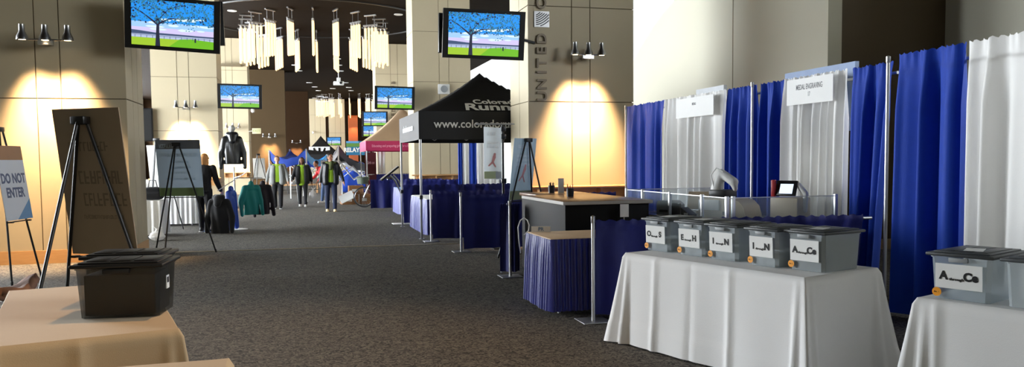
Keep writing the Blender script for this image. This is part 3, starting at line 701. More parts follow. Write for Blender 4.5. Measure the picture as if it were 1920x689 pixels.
# ------------------------------------------------------------------ storage bins
def bin_(label, loc, rz, w, d, h, front_text=None, plastic=BINP, fill='grey', sticker=True, side_label=False, group='lidded storage bins'):
    t = thing('storage_bin', label, 'storage bin', loc, rz, group)
    tp = 0.93; hb = h - 0.035
    mb = MB()                                             # shell, open top; local front is y=0, box extends +y, x 0..w
    def ringp(k, z, ins=0): 
        sx = (w / 2 - ins) * k; sy = (d / 2 - ins) * k; c = 0.02
        pts = [(-sx + c, -sy), (sx - c, -sy), (sx, -sy + c), (sx, sy - c), (sx - c, sy), (-sx + c, sy), (-sx, sy - c), (-sx, -sy + c)]
        return [mb.b.verts.new((p[0] + w / 2, p[1] + d / 2, z)) for p in pts]
    rr = [ringp(tp, 0.002), ringp(1, hb), ringp(1.03, hb), ringp(1.03, hb + 0.008)]
    for A, B in zip(rr, rr[1:]):
        for i in range(8): mb.b.faces.new((A[i], A[(i + 1) % 8], B[(i + 1) % 8], B[i]))
    mb.b.faces.new(rr[0][::-1]); mb.build('tub', plastic, t)
    mb = MB().bb(-0.02, w + 0.02, -0.02, d + 0.02, hb + 0.009, h - 0.008, 0.006)
    mb.bb(0.01, w - 0.01, 0.01, d - 0.01, h - 0.009, h, 0.004)
    for k in range(3): mb.bb(0.03 + (w - 0.06) * k / 3 + .008, 0.03 + (w - 0.06) * (k + 1) / 3 - .008, 0.05, d - 0.05, h, h + 0.004, 0.002)
    mb.build('lid', LIDP if plastic is not BIND else BLACKP, t)
    MB().bb(w * .34, w * .66, -0.026, -0.012, hb - 0.018, hb + 0.006, 0.003).build('latch', GREYP if plastic is not BIND else BLACKP, t)
    if fill == 'folders':
        mb = MB()
        for k in range(16): y = d * (0.36 + 0.58 * k / 16); mb.bb(0.025, w - 0.025, y, y + 0.011, 0.02, hb - 0.045 - (k % 3) * 0.01)
        mb.build('folders', BOXDARK, t)
    elif fill == 'dark':
        MB().bb(0.03, w - 0.03, 0.03, d - 0.03, 0.01, hb - 0.03, 0.004).build('folders', BOXDARK, t)
    elif fill == 'grey':
        mb = MB()
        for k in range(8): y = d * (0.14 + 0.78 * k / 8); mb.bb(0.03, w - 0.03, y, y + 0.016, 0.012, hb * (0.36 + 0.05 * (k % 3)))
        mb.build('folders', M('grey_folders', (164, 170, 174), 0.7), t)
    if front_text:
        A_, B_ = front_text
        lb = link('label_sheet', MB().bb(w * .10, w * .88, 0.0, 0.001, hb * .28, hb * .87).mesh('label_sheet', PAPER), t)
        lb.rotation_euler = (R(2.2), 0, 0); lb.location = (0, -0.0035, 0)
        z = hb * .58
        text('lettering', A_, 0.060, INK, lb, (w * .24, -0.0015, z), (1, 0, 0), (0, 0, 1), 0.0006, 0.0025)
        text('lettering', 'through', 0.020, INK, lb, (w * .46, -0.0015, z - 0.016), (1, 0, 0), (0, 0, 1), 0.0006, 0.0006, wide=1.15)
        text('lettering', B_, 0.060, INK, lb, (w * .69, -0.0015, z), (1, 0, 0), (0, 0, 1), 0.0006, 0.003)
    if sticker:
        st = MB().lathe([(0, -0.0008), (0.024, -0.0008), (0.024, 0.0008), (0, 0.0008)], (w * .125, -0.006, hb * .17), 18, (0, -1, 0)).build('round_sticker', ORANGE, t)
        text('lettering', 'No. 1', 0.012, INK, st, (w * .125, -0.0075, hb * .17), (1, 0, 0), (0, 0, 1), 0.0003)
    if side_label:
        MB().bb(w - 0.006, w - 0.002, d * .42, d * .58, hb * .50, hb * .78).build('label_sheet', PAPER, t)
        MB().bb(w - 0.002, w - 0.0012, d * .45, d * .55, hb * .62, hb * .74).build('label_print', INK, t)
    return t
zt = HTB + 0.001
spec = [(1208, 469, 1250, 475, 'O', 'S', 'grey lidded bin marked O through S, farthest on the white table', 'grey'), (1269, 477.5, 1320, 484, 'E', 'H', 'grey lidded bin marked E through H, second on the white table', 'grey'),
        (1326, 485.5, 1379, 494, 'I', 'N', 'lidded bin marked I through N right beside the E through H bin', 'grey'), (1401, 497, 1462, 503.5, 'I', 'N', 'lidded bin marked I through N touching the A through Ce bin', 'grey'), (1476, 505, 1549, 513, 'A', 'Ce', 'lidded bin marked A through Ce full of dark folders, on the white table', 'folders')]
bins = []
un = Vector((math.cos(RZ1), math.sin(RZ1), 0)); vn = Vector((-un.y, un.x, 0))
s_prev = None
pos = []
for (x0, y0, x1, y1, A_, B_, lb, fl_) in spec:
    a, b = atz(x0, y0, HTB), atz(x1, y1, HTB); pos.append(((a - t1a).dot(un), (a - t1a).dot(vn), (b - a).length))
for i, (s_, v_, w_) in enumerate(pos):
    s1 = pos[i + 1][0] if i < 4 else None
    w = 0.285 if s1 is None else min(0.285, s1 - s_ - 0.05)
    lb, A_, B_, fl_ = spec[i][6], spec[i][4], spec[i][5], spec[i][7]
    o = t1a + un * s_ + vn * max(0.05, v_)
    bins.append((bin_(lb, (o.x, o.y, zt), RZ1, w, 0.40, 0.275, (A_, B_), fill=fl_), w))
o = atz(1731, 559, HTB); un2 = Vector((math.cos(RZ2), math.sin(RZ2), 0)); vn2 = Vector((-un2.y, un2.x, 0))
o = t2a + un2 * 0.06 + vn2 * 0.06
B2 = bin_('clear lidded bin marked A through Ce on the nearest right table', (o.x, o.y, zt), RZ2, 0.30, 0.40, 0.255, ('A', 'Ce'), plastic=MG('clear_bin_plastic', (188, 200, 208), 0.55, 0.25), fill='none')
o = o + un2 * 0.365
B3 = bin_('lidded bin cut off by the right edge of the picture', (o.x, o.y, zt), RZ2, 0.30, 0.40, 0.255, None, fill='none', sticker=False)
mb = MB(); mb.box((0.17, 0.03, 0.09), (0.16, 0.004, 0.13), (R(2), R(8), 0)); mb.build('paper_stack', PAPER, B3)
# paper slips lying on lids
for (bx, w), lb in ((bins[0], 'white paper slip on the lid of the O through S bin'), (bins[1], 'white paper slip on the lid of the E through H bin'), (bins[4], 'white paper slip on the lid of the A through Ce bin full of folders'), ((B2, .30), 'white paper slip on the lid of the nearest A through Ce bin')):
    t = MB().box((0, 0, 0.0008), (0.09, 0.15, 0.0012)).build('paper_slip', PAPER); tag(t, lb, 'paper')
    hz = 0.255 if bx is B2 else 0.275
    mw = Matrix.Translation(bx.location) @ Euler(bx.rotation_euler).to_matrix().to_4x4()
    pz = mw @ Vector((w * .55, 0.13, hz + 0.0045)); t.location = pz; t.rotation_euler = (0, 0, bx.rotation_euler.z + .3)
# dark bins on the left table
a, b = atz(143, 601, HTB), atz(302, 595, HTB); rzl = math.atan2(b.y - a.y, b.x - a.x); wb = (b - a).length
bin_('smoky dark lidded bin at the front of the left table', (a.x, a.y, zt), rzl, wb, 0.31, 0.275, plastic=BIND, fill='dark', sticker=False, side_label=True, group=None)
q = a + Vector((-.05, .38, 0))
bin_('dark lidded bin behind the smoky one on the left table', (q.x, q.y, zt), rzl, wb - .01, 0.31, 0.275, plastic=BIND, fill='dark', sticker=False, group=None)

# ------------------------------------------------------------------ easels
def easel(label, apex, rz, feet=0.44, rear=0.75, blabel=None):
    """local +y is the board side; rear leg toward -y; apex above origin"""
    t = thing('easel', label, 'easel', (apex.x, apex.y, 0), rz); h = apex.z
    for s_ in (-1, 1): 
        lg = MB(); lg.tube([(0.035 * s_, 0.02, h), (feet * s_, 0.26, 0.012)], 0.013, 8); lg.build('leg', BLACK, t)
        MB().cap((feet * s_, 0.26, 0.012), (feet * s_ * .985, 0.257, 0.05), 0.0125, 0.017, 8).build('foot', BLACKP, t)
    lg = MB(); lg.tube([(0, -0.02, h), (0, -rear, 0.012)], 0.013, 8); lg.build('leg', BLACK, t)
    MB().cap((0, -rear, 0.0125), (0, -rear * .97, 0.05), 0.0125, 0.017, 8).build('foot', BLACKP, t)
    MB().bb(-0.06, 0.06, -0.035, 0.04, h - 0.03, h + 0.03, 0.008).build('hinge_block', BLACKP, t)
    return t, h
def board(t, label, h, apexz, w, hh, zbot, mat, lean=0.26, feet=0.44, front=()):
    # board leans along the front legs; stays a thing of its own
    k = 1 - zbot / apexz
    yb_ = 0.02 + (0.26 - 0.02) * (1 - zbot / apexz) + 0.035
    lean = math.atan2(0.24, apexz)
    b = thing('poster_board', label, 'poster', (0, 0, 0))
    mt = t.matrix_basis.copy()
    mw = Matrix.Translation(t.location) @ Matrix.Rotation(t.rotation_euler.z, 4, 'Z') @ Matrix.Translation((0, yb_, zbot)) @ Matrix.Rotation(lean, 4, 'X')
    b.matrix_world = mw
    MB().bb(-w / 2, w / 2, 0.004, 0.012, 0, hh).build('sheet', mat, b)
    # tray clips on the easel legs
    xt = feet * (1 - zbot / apexz)
    mb = MB(); mb.tube([(-xt - .05, yb_ - 0.005, zbot - 0.02), (xt + .05, yb_ - 0.005, zbot - 0.02)], 0.009, 6)
    for s_ in (-1, 1): mb.bb(s_ * xt - .02, s_ * xt + .02, yb_ - 0.02, yb_ + .035, zbot - 0.03, zbot - 0.012)
    mb.build('support_bar', BLACK, t)
    return b
def ghost(parent, rows, mat, y, seed):
    rs = random.Random(seed)
    for (x0, z, w, hh) in rows:
        mb = MB(); x = x0 - w / 2
        while x < x0 + w / 2:
            g = hh * rs.uniform(.34, .62)
            mb.bb(x, x + g * .28, y - .0004, y, z, z + hh)
            for q in rs.sample((0, .42, .85), rs.choice((1, 2, 2))): mb.bb(x + g * .28, x + g * .8, y - .0004, y, z + hh * q, z + hh * q + hh * .15)
            if rs.random() < .4: mb.bb(x + g * .6, x + g * .85, y - .0005, y, z, z + hh)
            x += g
        mb.build('lettering', mat, parent)
# easel one: big dark board seen from behind
ap = aty(150, 226, 6.55)
e1, h1 = easel('large black easel in the left foreground seen from behind', ap, R(-30), 0.50, 0.62)
BACK1 = M('board_back_brown', (150, 136, 118), 0.75, var=0.06)
bd = board(e1, 'tall dark poster board on the foreground easel, its back showing', 1.07, h1, 0.60, 1.12, 0.80, BACK1, feet=0.50)
GH = M('ghost_print', (118, 106, 92), 0.75)
ghost(bd, [(-.02, .80, .34, .07), (.06, .55, .40, .10), (.06, .38, .36, .10), (.04, .28, .36, .03)], GH, .0036, 1)
# easel two: blue-grey poster from behind
ap = aty(330, 271, 13.95)
e2, h2 = easel('black easel in the left middle with a blue-grey poster', ap, R(-14), 0.50, 0.60)
B2M = M('poster_back_blue', (180, 190, 198), 0.7, var=0.05, trans=0.75); BG = M('poster_back_green', (110, 134, 92), 0.7); GH2 = M('ghost_print_blue', (160, 178, 192), 0.7); DK2 = M('poster_back_dark', (96, 100, 106), 0.7)
bd = board(e2, 'blue-grey poster with a green foot seen from behind on the middle easel', .92, h2, 0.72, 0.93, 0.95, B2M, feet=0.5)
MB().bb(-.36, .36, 0.003, 0.0039, 0.0, .14).build('green_band', BG, bd); MB().bb(-.36, .36, 0.003, 0.0039, .78, .93).build('dark_band', DK2, bd)
ghost(bd, [(0, .655, .62, .055), (0, .55, .30, .035), (0, .46, .34, .035), (0, .37, .32, .035), (0, .27, .46, .035)], GH2, .0034, 2); ghost(bd, [(-.2, .80, .2, .06)], GH2, .0026, 3)
# easel three: right poster from behind
ap = aty(991, 263, 11.75)
e3, h3 = easel('black easel standing behind the black counter', ap, R(32), 0.42, 0.52)
bd = board(e3, 'narrow pale blue poster seen from behind beside the bright pillar', .92, h3, 0.50, 0.95, 0.88, M('poster_back_pale', (178, 192, 202), 0.7, var=0.04, trans=0.45), feet=0.42)
MB().bb(-.25, .25, 0.003, 0.0039, 0.0, .14).build('green_band', M('poster_back_olive', (150, 160, 130), 0.7), bd)
REDG = M('ghost_red', (196, 140, 146), 0.7)
mb = MB(); mb.cap((0, 0.003, .38), (.04, 0.003, .48), .02, .03, 8, None); mb.cap((.04, .003, .48), (.05, .003, .53), .02, .02, 8); mb.cap((0, .003, .38), (-.07, .003, .30), .016, .012, 8); mb.cap((0, .003, .38), (.05, .003, .28), .016, .012, 8)
for v in mb.b.verts: v.co.y = 0.002 + (v.co.y - .003) * .03
mb.build('runner_print', REDG, bd)
ghost(bd, [(-.02, .80, .26, .05), (0, .66, .32, .035), (0, .60, .32, .035), (0, .53, .32, .035)], M('ghost_pale', (206, 214, 222), 0.7), .0034, 4)
# easel zero: do not enter sign, front toward us
ap = aty(-2, 243, 11.4)
e0, h0 = easel('thin black easel at the left edge holding a do not enter sign', ap, R(180 + 80), 0.36, 0.5)
bd = board(e0, 'white do not enter sign on the left edge easel', .9, h0, 0.62, 0.94, 0.80, M('sign_white', (214, 218, 226), 0.6, var=0.03), feet=0.36)
text('lettering', 'DO NOT', .17, M('slate_ink', (104, 112, 138), 0.7), bd, (0, 0.0135, .52), (-1, 0, 0), (0, 0, 1), 0.0006, 0.006, wide=.82); text('lettering', 'ENTER', .17, M('slate_ink', (104, 112, 138), 0.7), bd, (0, 0.0135, .34), (-1, 0, 0), (0, 0, 1), 0.0006, 0.006, wide=.82)
MB().prism([(-.31, 0), (.05, 0), (-.31, .26)], 0.0125, 0.0132).build('blue_corner', M('sign_blue', (110, 150, 190), 0.6), bd)
MB().bb(-.31, .31, 0.0125, 0.0132, .76, .94).build('shadow_band', M('sign_shadow', (170, 130, 100), 0.6), bd)  # shadow over the sign's top, painted on as a brown strip
# white easel boards farther off
ap = aty(293, 262, 19.2); e4, h4 = easel('black easel with a white board past the near left pillar', ap, R(-25), 0.42, 0.3)
board(e4, 'white board half hidden behind the blue-grey poster', .9, h4, 0.6, 0.95, 0.95, PAPER, feet=.42)
ap = aty(484, 290, 30); e5, h5 = easel('small black easel beyond the teal jacket', ap, R(-8), 0.40, 0.6)
board(e5, 'small white board on the easel beyond the teal jacket', .75, h5, 0.42, 0.74, 0.90, PAPER, feet=.4)

# ------------------------------------------------------------------ black counter with pen cups
t = thing('reception_counter', 'black counter with a wooden top near the lettered pillar', 'counter', (2.76, 8.22, 0))
mb = MB(); mb.bb(0, .98, 0, 1.62, 0.0, 1.0, 0.003); mb.bb(.22, .98, 1.62, 2.55, 0, 1.0, .003); mb.build('body', M('black_laminate', (9, 8, 8), 0.6, var=0.08, spec=0.15), t)
mb = MB().bb(-.03, 1.01, -.03, 1.65, 1.0, 1.04, 0.005); mb.bb(.19, 1.01, 1.65, 2.58, 1.0, 1.04, .005); mb.build('countertop', M('counter_wood', (122, 86, 56), 0.3, var=0.15, scale=5, stretch=(6, 1, 1)), t)
MB().bb(0.02, 0.96, -.004, 0, 0.0, 0.1).build('kick_plate', BLACK, t)
mb = MB(); mb.bb(-.033, 1.013, -.033, -.03, 1.003, 1.037); mb.bb(-.033, -.03, -.03, 1.65, 1.003, 1.037); mb.build('edge_band', M('edge_grey', (168, 164, 156), 0.4), t)
def cup(label, px, py, Y, pens):
    p = atz(px, py, 1.042)
    t = thing('pen_cup', label, 'pen cup', p)
    MB().lathe([(0.0, 0.0), (0.042, 0.0), (0.046, 0.1), (0.043, 0.1), (0.039, 0.006), (0, 0.006)], (0, 0, 0), 16).build('cup', BLACKP, t)
    rs = random.Random(px)
    for k in range(9):
        a = rs.random() * 6.28; r = 0.022; q = Vector((math.cos(a) * r, math.sin(a) * r, 0.012)); e = Vector((math.cos(a) * .034, math.sin(a) * .034, 0.13 + rs.random() * .025))
        MB().use(pens[k % len(pens)]).tube([q, e], 0.0045, 6).build('pen', None, t)
RED = M('red_plastic', (170, 40, 44), 0.4)
cup('black cup of black pens on the counter', 1034, 362, 0, [BLACKP, M('dark_pen', (40, 30, 28), 0.4)])
cup('black cup of red pens on the counter', 1069, 369, 0, [RED, M('maroon_pen', (120, 36, 40), 0.4), BLACKP])
p = atz(1052, 362.5, 1.042); t = thing('card_stand', 'small white card standing between the pen cups', 'card', p, R(-10))
MB().bb(-.04, .04, -.004, .004, 0.0, .20, .002).build('card', PAPER, t); MB().bb(-.045, .045, -.03, .03, 0.0, .008).build('foot', GLASS, t)
# white cord loop and folded letters at the blue skirted table
p = aty(1001, 440, 7.95)
mb = MB(); c0 = atz(1002, 445, .75)
lp = [(0, 0, -.25), (-.015, 0, -.1), (-.02, 0, 0.02), (0.0, 0, .09), (.03, 0, .115), (.06, 0, .09), (.075, 0, .04), (.07, 0, -.02), (.03, 0, -.06)]
t = mb.tube([(v[0] * 1.25, v[1], v[2] + .02) for v in lp], 0.006, 6).build('cord_loop', WHITEM); t.location = (b1.x - .10, b1.y + .78, .76); tag(t, 'white cord loop sticking up behind the blue skirted table', 'cord')
t = thing('tent_card', 'small white lettered card at the back of the blue skirted table', 'card', (b1.x + .03, b1.y + .82, HTB + .001), R(-20))
MB().bb(0, .2, -.002, .002, 0, .06).build('card', PAPER, t); text('lettering', 'PR', .05, BLUEINK, t, (.1, -.003, .03), (1, 0, 0), (0, 0, 1), .0005, .001)
p = atz(1184, 415, .76)
t = thing('number_card', 'small white card standing above the low drape by the glass counter', 'card', (ax(1178, 8.03), 8.14, 0)); 
MB().bb(-.05, .05, -.003, .003, .86, 1.0).build('card', PAPER, t); MB().tube([(0, .01, 0.004), (0, .01, .9)], .006, 6).build('stem', ALU, t); MB().lathe([(0, .001), (.06, .001), (.06, .01), (0, .01)]).build('base', ALU, t)

# ------------------------------------------------------------------ glass fronted counter with engraving machines
ZG = 1.10
gx0, gx1, gy0, gy1 = 4.07, 5.36, 7.12, 9.70
t = thing('glass_counter', 'dark service counter with low glass screens in front of the drapes', 'counter', (0, 0, 0))
mb = MB().use(M('dark_counter', (58, 54, 50), 0.45))
mb.bb(gx0, gx0 + .42, gy0, gy1, 0, .76); mb.bb(gx0 + .42, gx1, gy0, gy0 + .42, 0, .76); mb.bb(gx0 + .42, gx1, gy1 - .3, gy1, 0, .76)
mb.build('base', None, t)
mb = MB(); mb.bb(gx0 - .02, gx1, gy0 - .02, gy1 + .02, .762, .80, .004); mb.build('worktop', M('dark_top', (66, 60, 54), 0.35), t)
def post(x, y, h=ZG + .012): MB().bb(x - .017, x + .017, y - .017, y + .017, .801, h, .003).build('post', ALU, t)
ypx = lambda px: atx(px, 360, gx0).y
for y in (gy1 - .02, atx(1202, 357, gx0).y, atx(1253, 361, gx0).y, atx(1313, 366, gx0).y, gy0 + .02): post(gx0 + .02, y)
post(gx0 + .09, gy0 + .02); post(gx1 - .02, gy0 + .02); post(gx1 - .02, gy1 - .02, ZG + .03)
mb = MB(); mb.bb(gx0 + .015, gx0 + .025, gy0, gy1, ZG - .008, ZG); mb.bb(gx0 + .012, gx0 + .028, gy0, gy1, .802, .82); mb.build('rail', ALU, t)
mb = MB(); mb.bb(gx0, gx1, gy0 + .012, gy0 + .028, ZG - .008, ZG); mb.build('rail', ALU, t)
mb = MB(); mb.bb(gx0, gx1, gy1 - .028, gy1 - .012, ZG - .008, ZG); mb.build('rail', ALU, t)
MB().bb(gx0 + .017, gx0 + .023, gy0 + .03, gy1 - .03, .82, ZG - .012).build('glass_panel', GLASS, t)
MB().bb(gx0 + .03, gx1 - .03, gy0 + .017, gy0 + .023, .802, ZG - .009).build('glass_panel', GLASS, t)
MB().bb(gx0 + .03, gx1 - .03, gy1 - .023, gy1 - .017, .802, ZG - .009).build('glass_panel', GLASS, t)
# the big beige engraving machine
p = Vector((4.58, 8.12, .801)); RM = R(-62)
t = thing('engraving_machine', 'beige engraving machine with a folded white arm behind the glass', 'machine', p, RM)
prof = [(-.30, 0), (.30, 0), (.31, .05), (.28, .15), (.22, .21), (.12, .235), (-.27, .235), (-.30, .21)]
mb = MB().use(BEIGEP).prism(prof, 0, .34); mb.build('body', None, t)
MB().bb(-.29, -.02, -.02, 0, .10, .22, .008).build('front_cover', WHITEM, t); MB().bb(-.27, -.22, -.024, -.02, .14, .18).build('display', BLACK, t)
MB().bb(.02, .08, -.006, 0, .05, .09).build('socket_panel', BLACK, t)
mb = MB(); mb.bb(-.20, .02, .05, .30, .235, .33, .01); mb.build('turret', BLACKP, t)
mb = MB(); mb.cap((-.16, .16, .33), (-.10, .16, .52), .075, .05, 12); mb.cap((-.10, .16, .52), (.06, .16, .42), .05, .055, 12); mb.cap((.06, .16, .42), (.08, .16, .34), .05, .03, 12); blob(mb, 'arm', WHITEM, t, .012)
MB().tube([(-.16, .10, .36), (-.2, .10, .5), (-.13, .10, .58), (-.04, .1, .54)], .008, 6).build('hose', WHITEM, t)
p = Vector((5.02, 7.58, .801))
t = thing('touchscreen_engraver', 'small engraver with a tilted lit touchscreen behind the glass', 'machine', p, R(-62))
MB().bb(-.16, .16, 0, .30, 0, .26, .015).build('body', BEIGEP, t); mb = MB(); mb.box((0, .06, .36), (.24, .03, .17), (R(-20), 0, 0), .006); mb.build('monitor', BLACKP, t)
mb = MB(); mb.box((.01, .043, .355), (.15, .004, .11), (R(-20), 0, 0)); mb.build('display', ME('machine_display', (200, 220, 240), 1.2), t)
MB().bb(-.15, -.11, .0, .05, .26, .45, .006).build('stylus_holder', RED, t)
mb = MB(); mb.cap((.12, .1, .40), (.2, .1, .30), .03, .035, 10); mb.cap((.2, .1, .30), (.2, .1, .12), .03, .022, 10); blob(mb, 'arm', WHITEM, t, .01)
p = Vector((4.36, 9.05, .801)); t = thing('label_printer', 'grey desk printer at the far end of the glass counter', 'printer', p, R(-50))
mb = MB(); mb.prism([(-.14, 0), (.14, 0), (.14, .12), (.08, .17), (-.12, .17), (-.14, .13)], 0, .22); mb.build('body', GREYP, t); MB().bb(-.1, .08, -.004, 0, .03, .06).build('slot', BLACK, t)
p = Vector((4.22, 8.55, .801)); t = thing('waste_cup', 'black cylindrical cup behind the glass screen', 'cup', p)
MB().lathe([(0, 0), (.065, 0), (.075, .17), (.068, .17), (.06, .01), (0, .01)], seg=18).build('cup', BLACKP, t)
p = Vector((4.24, 8.32, .801)); t = thing('card_reader', 'black card terminal with a white slip behind the glass', 'terminal', p, R(-60))
MB().prism([(-.06, 0), (.06, 0), (.06, .05), (-.06, .13)], 0, .14).build('body', BLACKP, t); MB().bb(-.02, .03, -.004, 0, .0, .07).build('slip', PAPER, t)
p = Vector((4.9, 9.1, .801)); t = thing('monitor_back', 'beige monitor turned away behind the glass', 'monitor', p, R(-40))
mb = MB(); mb.prism([(-.22, .05), (.22, .05), (.20, .27), (-.20, .27)], 0, .10); mb.build('shell', BEIGEP, t); MB().bb(-.1, .1, -.02, .14, 0, .03).build('foot', BEIGEP, t); MB().bb(-.04, .04, .03, .07, .02, .1).build('neck', BEIGEP, t)
p = Vector((4.45, 7.40, .801)); t = thing('tablet_stand', 'white tray of papers at the near corner of the glass counter', 'tray', p, R(0))
MB().bb(-.02, .5, -.12, .12, 0.0, .035, .006).build('tray', WHITEM, t); MB().bb(.0, .46, -.1, .1, .036, .06).build('papers', PAPER, t)

# ------------------------------------------------------------------ things at the left edge
p = atz(8, 572, 0.45)
t = thing('side_stool', 'low black stool at the left edge beside the warm-tinted table', 'stool', (p.x - .1, p.y + .1, 0))
MB().bb(-.3, .26, -.22, .22, .40, .44, .01).build('seat', BLACKP, t)
for x in (-.26, .22):
    for y in (-.18, .18): MB().tube([(x, y, 0.002), (x, y, .40)], .014, 8).build('leg', BLACK, t)
mb = MB(); mb.box((.05, -.06, .448), (.36, .24, .008), (0, 0, .2)); o = mb.build('paper_sheet', PAPER); o.location = t.location; tag(o, 'white papers lying on the stool at the left edge', 'paper')
rs = random.Random(4); mb = MB(); mb.grid(lambda u, v: ((u - .5) * .42, (v - .5) * .26, .52 + .05 * math.sin(u * 5 + v * 3) * (1 - abs(v - .5)) + .05 * (u > .5) * (u - .5) * 2 + .012 * math.sin(v * 17 + u * 11)), 16, 12)
o = link('paper_bag', bake(mb, [('SOLIDIFY', dict(thickness=.06))], 'paper_bag', M('brown_paper', (150, 112, 92), 0.8, var=0.15))); o.location = (t.location.x + .05, t.location.y, .045); tag(o, 'crumpled brown paper bag on the papers at the left edge', 'paper bag')
# white plastic bag on the floor past the near pillar
def sack(label, loc, r, seed, mat, cat='plastic bag', name='plastic_bag', sq=1.0):
    rs = random.Random(seed); mb = MB()
    mb.cap((0, 0, r * .9), (0, 0, r * 1.2), r * .85, r * .7, 14); mb.cap((0, 0, r * 1.7), (r * .1, 0, r * 2.3), r * .35, r * .18, 10); mb.cap((r * .15, 0, r * 2.2), (r * .5, 0, r * 2.7), r * .14, r * .05, 8); mb.cap((r * .1, 0, r * 2.2), (-r * .3, 0, r * 2.75), r * .14, r * .05, 8)
    for v in mb.b.verts: v.co.x *= 1.15; v.co += Vector((rs.uniform(-1, 1), rs.uniform(-1, 1), rs.uniform(-1, 1) if v.co.z > r * .2 else 0)) * r * .07; v.co.z *= sq
    o = blob(mb, name, mat, None, r * .07, 2); o.location = loc
    zmin = min(v.co.z for v in o.data.vertices); o.location.z -= zmin
    return tag(o, label, cat)
BAGW = M('thin_white_plastic', (236, 234, 232), 0.35, var=0.04, trans=0.25)
p = atz(295, 452); sack('crumpled white plastic bag on the carpet by the near left pillar', (p.x, p.y, 0.002), .16, 3, BAGW, sq=.62)
p = Vector((ax(283, 17.7), 17.8, HTB + .001)); t = thing('tote_bag', 'black tote bag on the white table past the near left pillar', 'bag', p)
mb = MB(); mb.cap((-.12, 0, .1), (.12, 0, .1), .1, .1, 10); mb.cap((-.1, 0, .2), (.1, 0, .2), .07, .07, 10); o = blob(mb, 'bag_body', BLACKC, t, .015, 3); o.location.z = -min(v.co.z for v in o.data.vertices)
MB().tube([(-.09, 0, .24), (-.06, 0, .4), (.06, 0, .4), (.09, 0, .24)], .01, 6).build('handle', BLACKC, t)

# ------------------------------------------------------------------ pop-up canopies
def canopy(label, x0, y0, w, d, hv, hval, hp, mat, leg_mat, frontal=None, val_mat=None, side_mat=None, name='pop_up_canopy'):
    t = thing(name, label, 'canopy', (x0, y0, 0)); val_mat = val_mat or mat
    for (x, y) in ((0.03, 0.03), (w - .03, 0.03), (0.03, d - .03), (w - .03, d - .03)):
        l = MB().bb(x - .02, x + .02, y - .02, y + .02, .012, hv + hval * .9, .003).build('leg', leg_mat, t)
        MB().bb(x - .045, x + .045, y - .045, y + .045, .001, .012).build('foot', leg_mat, l); MB().bb(x - .03, x + .03, y - .03, y + .03, hv * .40, hv * .44, .004).build('slider', BLACKP, l)
    ht = hv + hval
    mb = MB()
    def fn(u, v):
        x, y = u * w, v * d; e = max(abs(u - .5), abs(v - .5)) * 2; k = 1 - e
        dg = 1 - abs(abs(u - .5) - abs(v - .5)) * 2
        z = ht + (hp - ht) * (0.72 * k + 0.28 * k ** 2.4) - 0.05 * math.sin(PI * k) * (1 - dg) + (.03 * k * dg)
        return (x, y, z)
    mb.grid(fn, 24, 24, smooth=False); mb.build('roof', mat, t)
    def val(a, b, m_, nm):
        a, b = Vector(a), Vector(b); q = MB()
        nr = Vector((-(b - a).y, (b - a).x, 0)).normalized()
        q.grid(lambda u, v: tuple(a + (b - a) * u + nr * (.008 * math.sin(u * 9) * (1 - v)) + Vector((0, 0, hv + hval * v - .012 * (1 - v) * math.sin(u * PI)))), 24, 4)
        return q.build(nm, m_, t)
    val((0, 0, 0), (w, 0, 0), val_mat, 'front_valance'); val((0, d, 0), (0, 0, 0), side_mat or val_mat, 'side_valance'); val((w, 0, 0), (w, d, 0), val_mat, 'side_valance'); val((w, d, 0), (0, d, 0), val_mat, 'rear_valance')
    mb = MB()
    for (a, b) in (((0.05, .05), (w - .05, .05)), ((.05, d - .05), (.05, .05)), ((w - .05, .05), (w - .05, d - .05)), ((w - .05, d - .05), (.05, d - .05))):
        n = 4
        for k in range(n):
            p0 = Vector((a[0] + (b[0] - a[0]) * k / n, a[1] + (b[1] - a[1]) * k / n, 0)); p1 = Vector((a[0] + (b[0] - a[0]) * (k + 1) / n, a[1] + (b[1] - a[1]) * (k + 1) / n, 0))
            mb.tube([(p0.x, p0.y, hv + .05), (p1.x, p1.y, ht - .06)], .01, 5); mb.tube([(p0.x, p0.y, ht - .06), (p1.x, p1.y, hv + .05)], .01, 5)
    mb.build('truss', leg_mat, t)
    return t
CANB = M('black_canopy', (22, 22, 24), 0.6, var=0.15, scale=4, bump=0.15, bscale=8)
CANG = M('grey_canopy_side', (54, 56, 62), 0.6, var=0.08)
can = canopy('black pop-up canopy printed with white runner lettering', 2.17, 15.1, 3.05, 3.05, 1.90, 0.53, 3.30, CANB, ALU)
zv = 1.90
text('lettering', 'www.coloradorunnermag.com', .215, WHITEINK, can, (1.62, -.02, zv + .285), (1, 0, 0), (0, 0, 1), .001, .003, wide=1.0)
sl = Vector((0, 1.0, .43)).normalized()
text('lettering', 'Colorado', .34, WHITEINK, can, (1.62, .44, zv + .53 + .215), (1, 0, 0), sl, .001, .010, wide=.72)
text('lettering', 'Runner', .53, WHITEINK, can, (1.56, .17, zv + .53 + .095), (1, 0, 0), sl, .001, .016, wide=.84, shear=.15)
text('lettering', 'coloradorunner.com', .19, WHITEINK, can, (-.02, 1.5, zv + .25), (0, -1, 0), (0, 0, 1), .001, .003)
# pink one beyond
PINK = M('pink_valance', (170, 40, 88), 0.6, var=0.06); TANC = M('tan_canopy', (206, 178, 148), 0.7, var=0.05, trans=0.2)
q = aty(686, 283, 29.1)
pk = canopy('tan canopy with a pink lettered valance in the background', q.x, 29.1, 3.0, 3.0, q.z, .35, 3.5, TANC, ALU, val_mat=PINK)
text('lettering', 'Educating and preparing girls for a lifetime', .125, M('pink_ink', (226, 150, 178), 0.6), pk, (.98, -.015, q.z + .17), (1, 0, 0), (0, 0, 1), .001, .002, wide=.72)

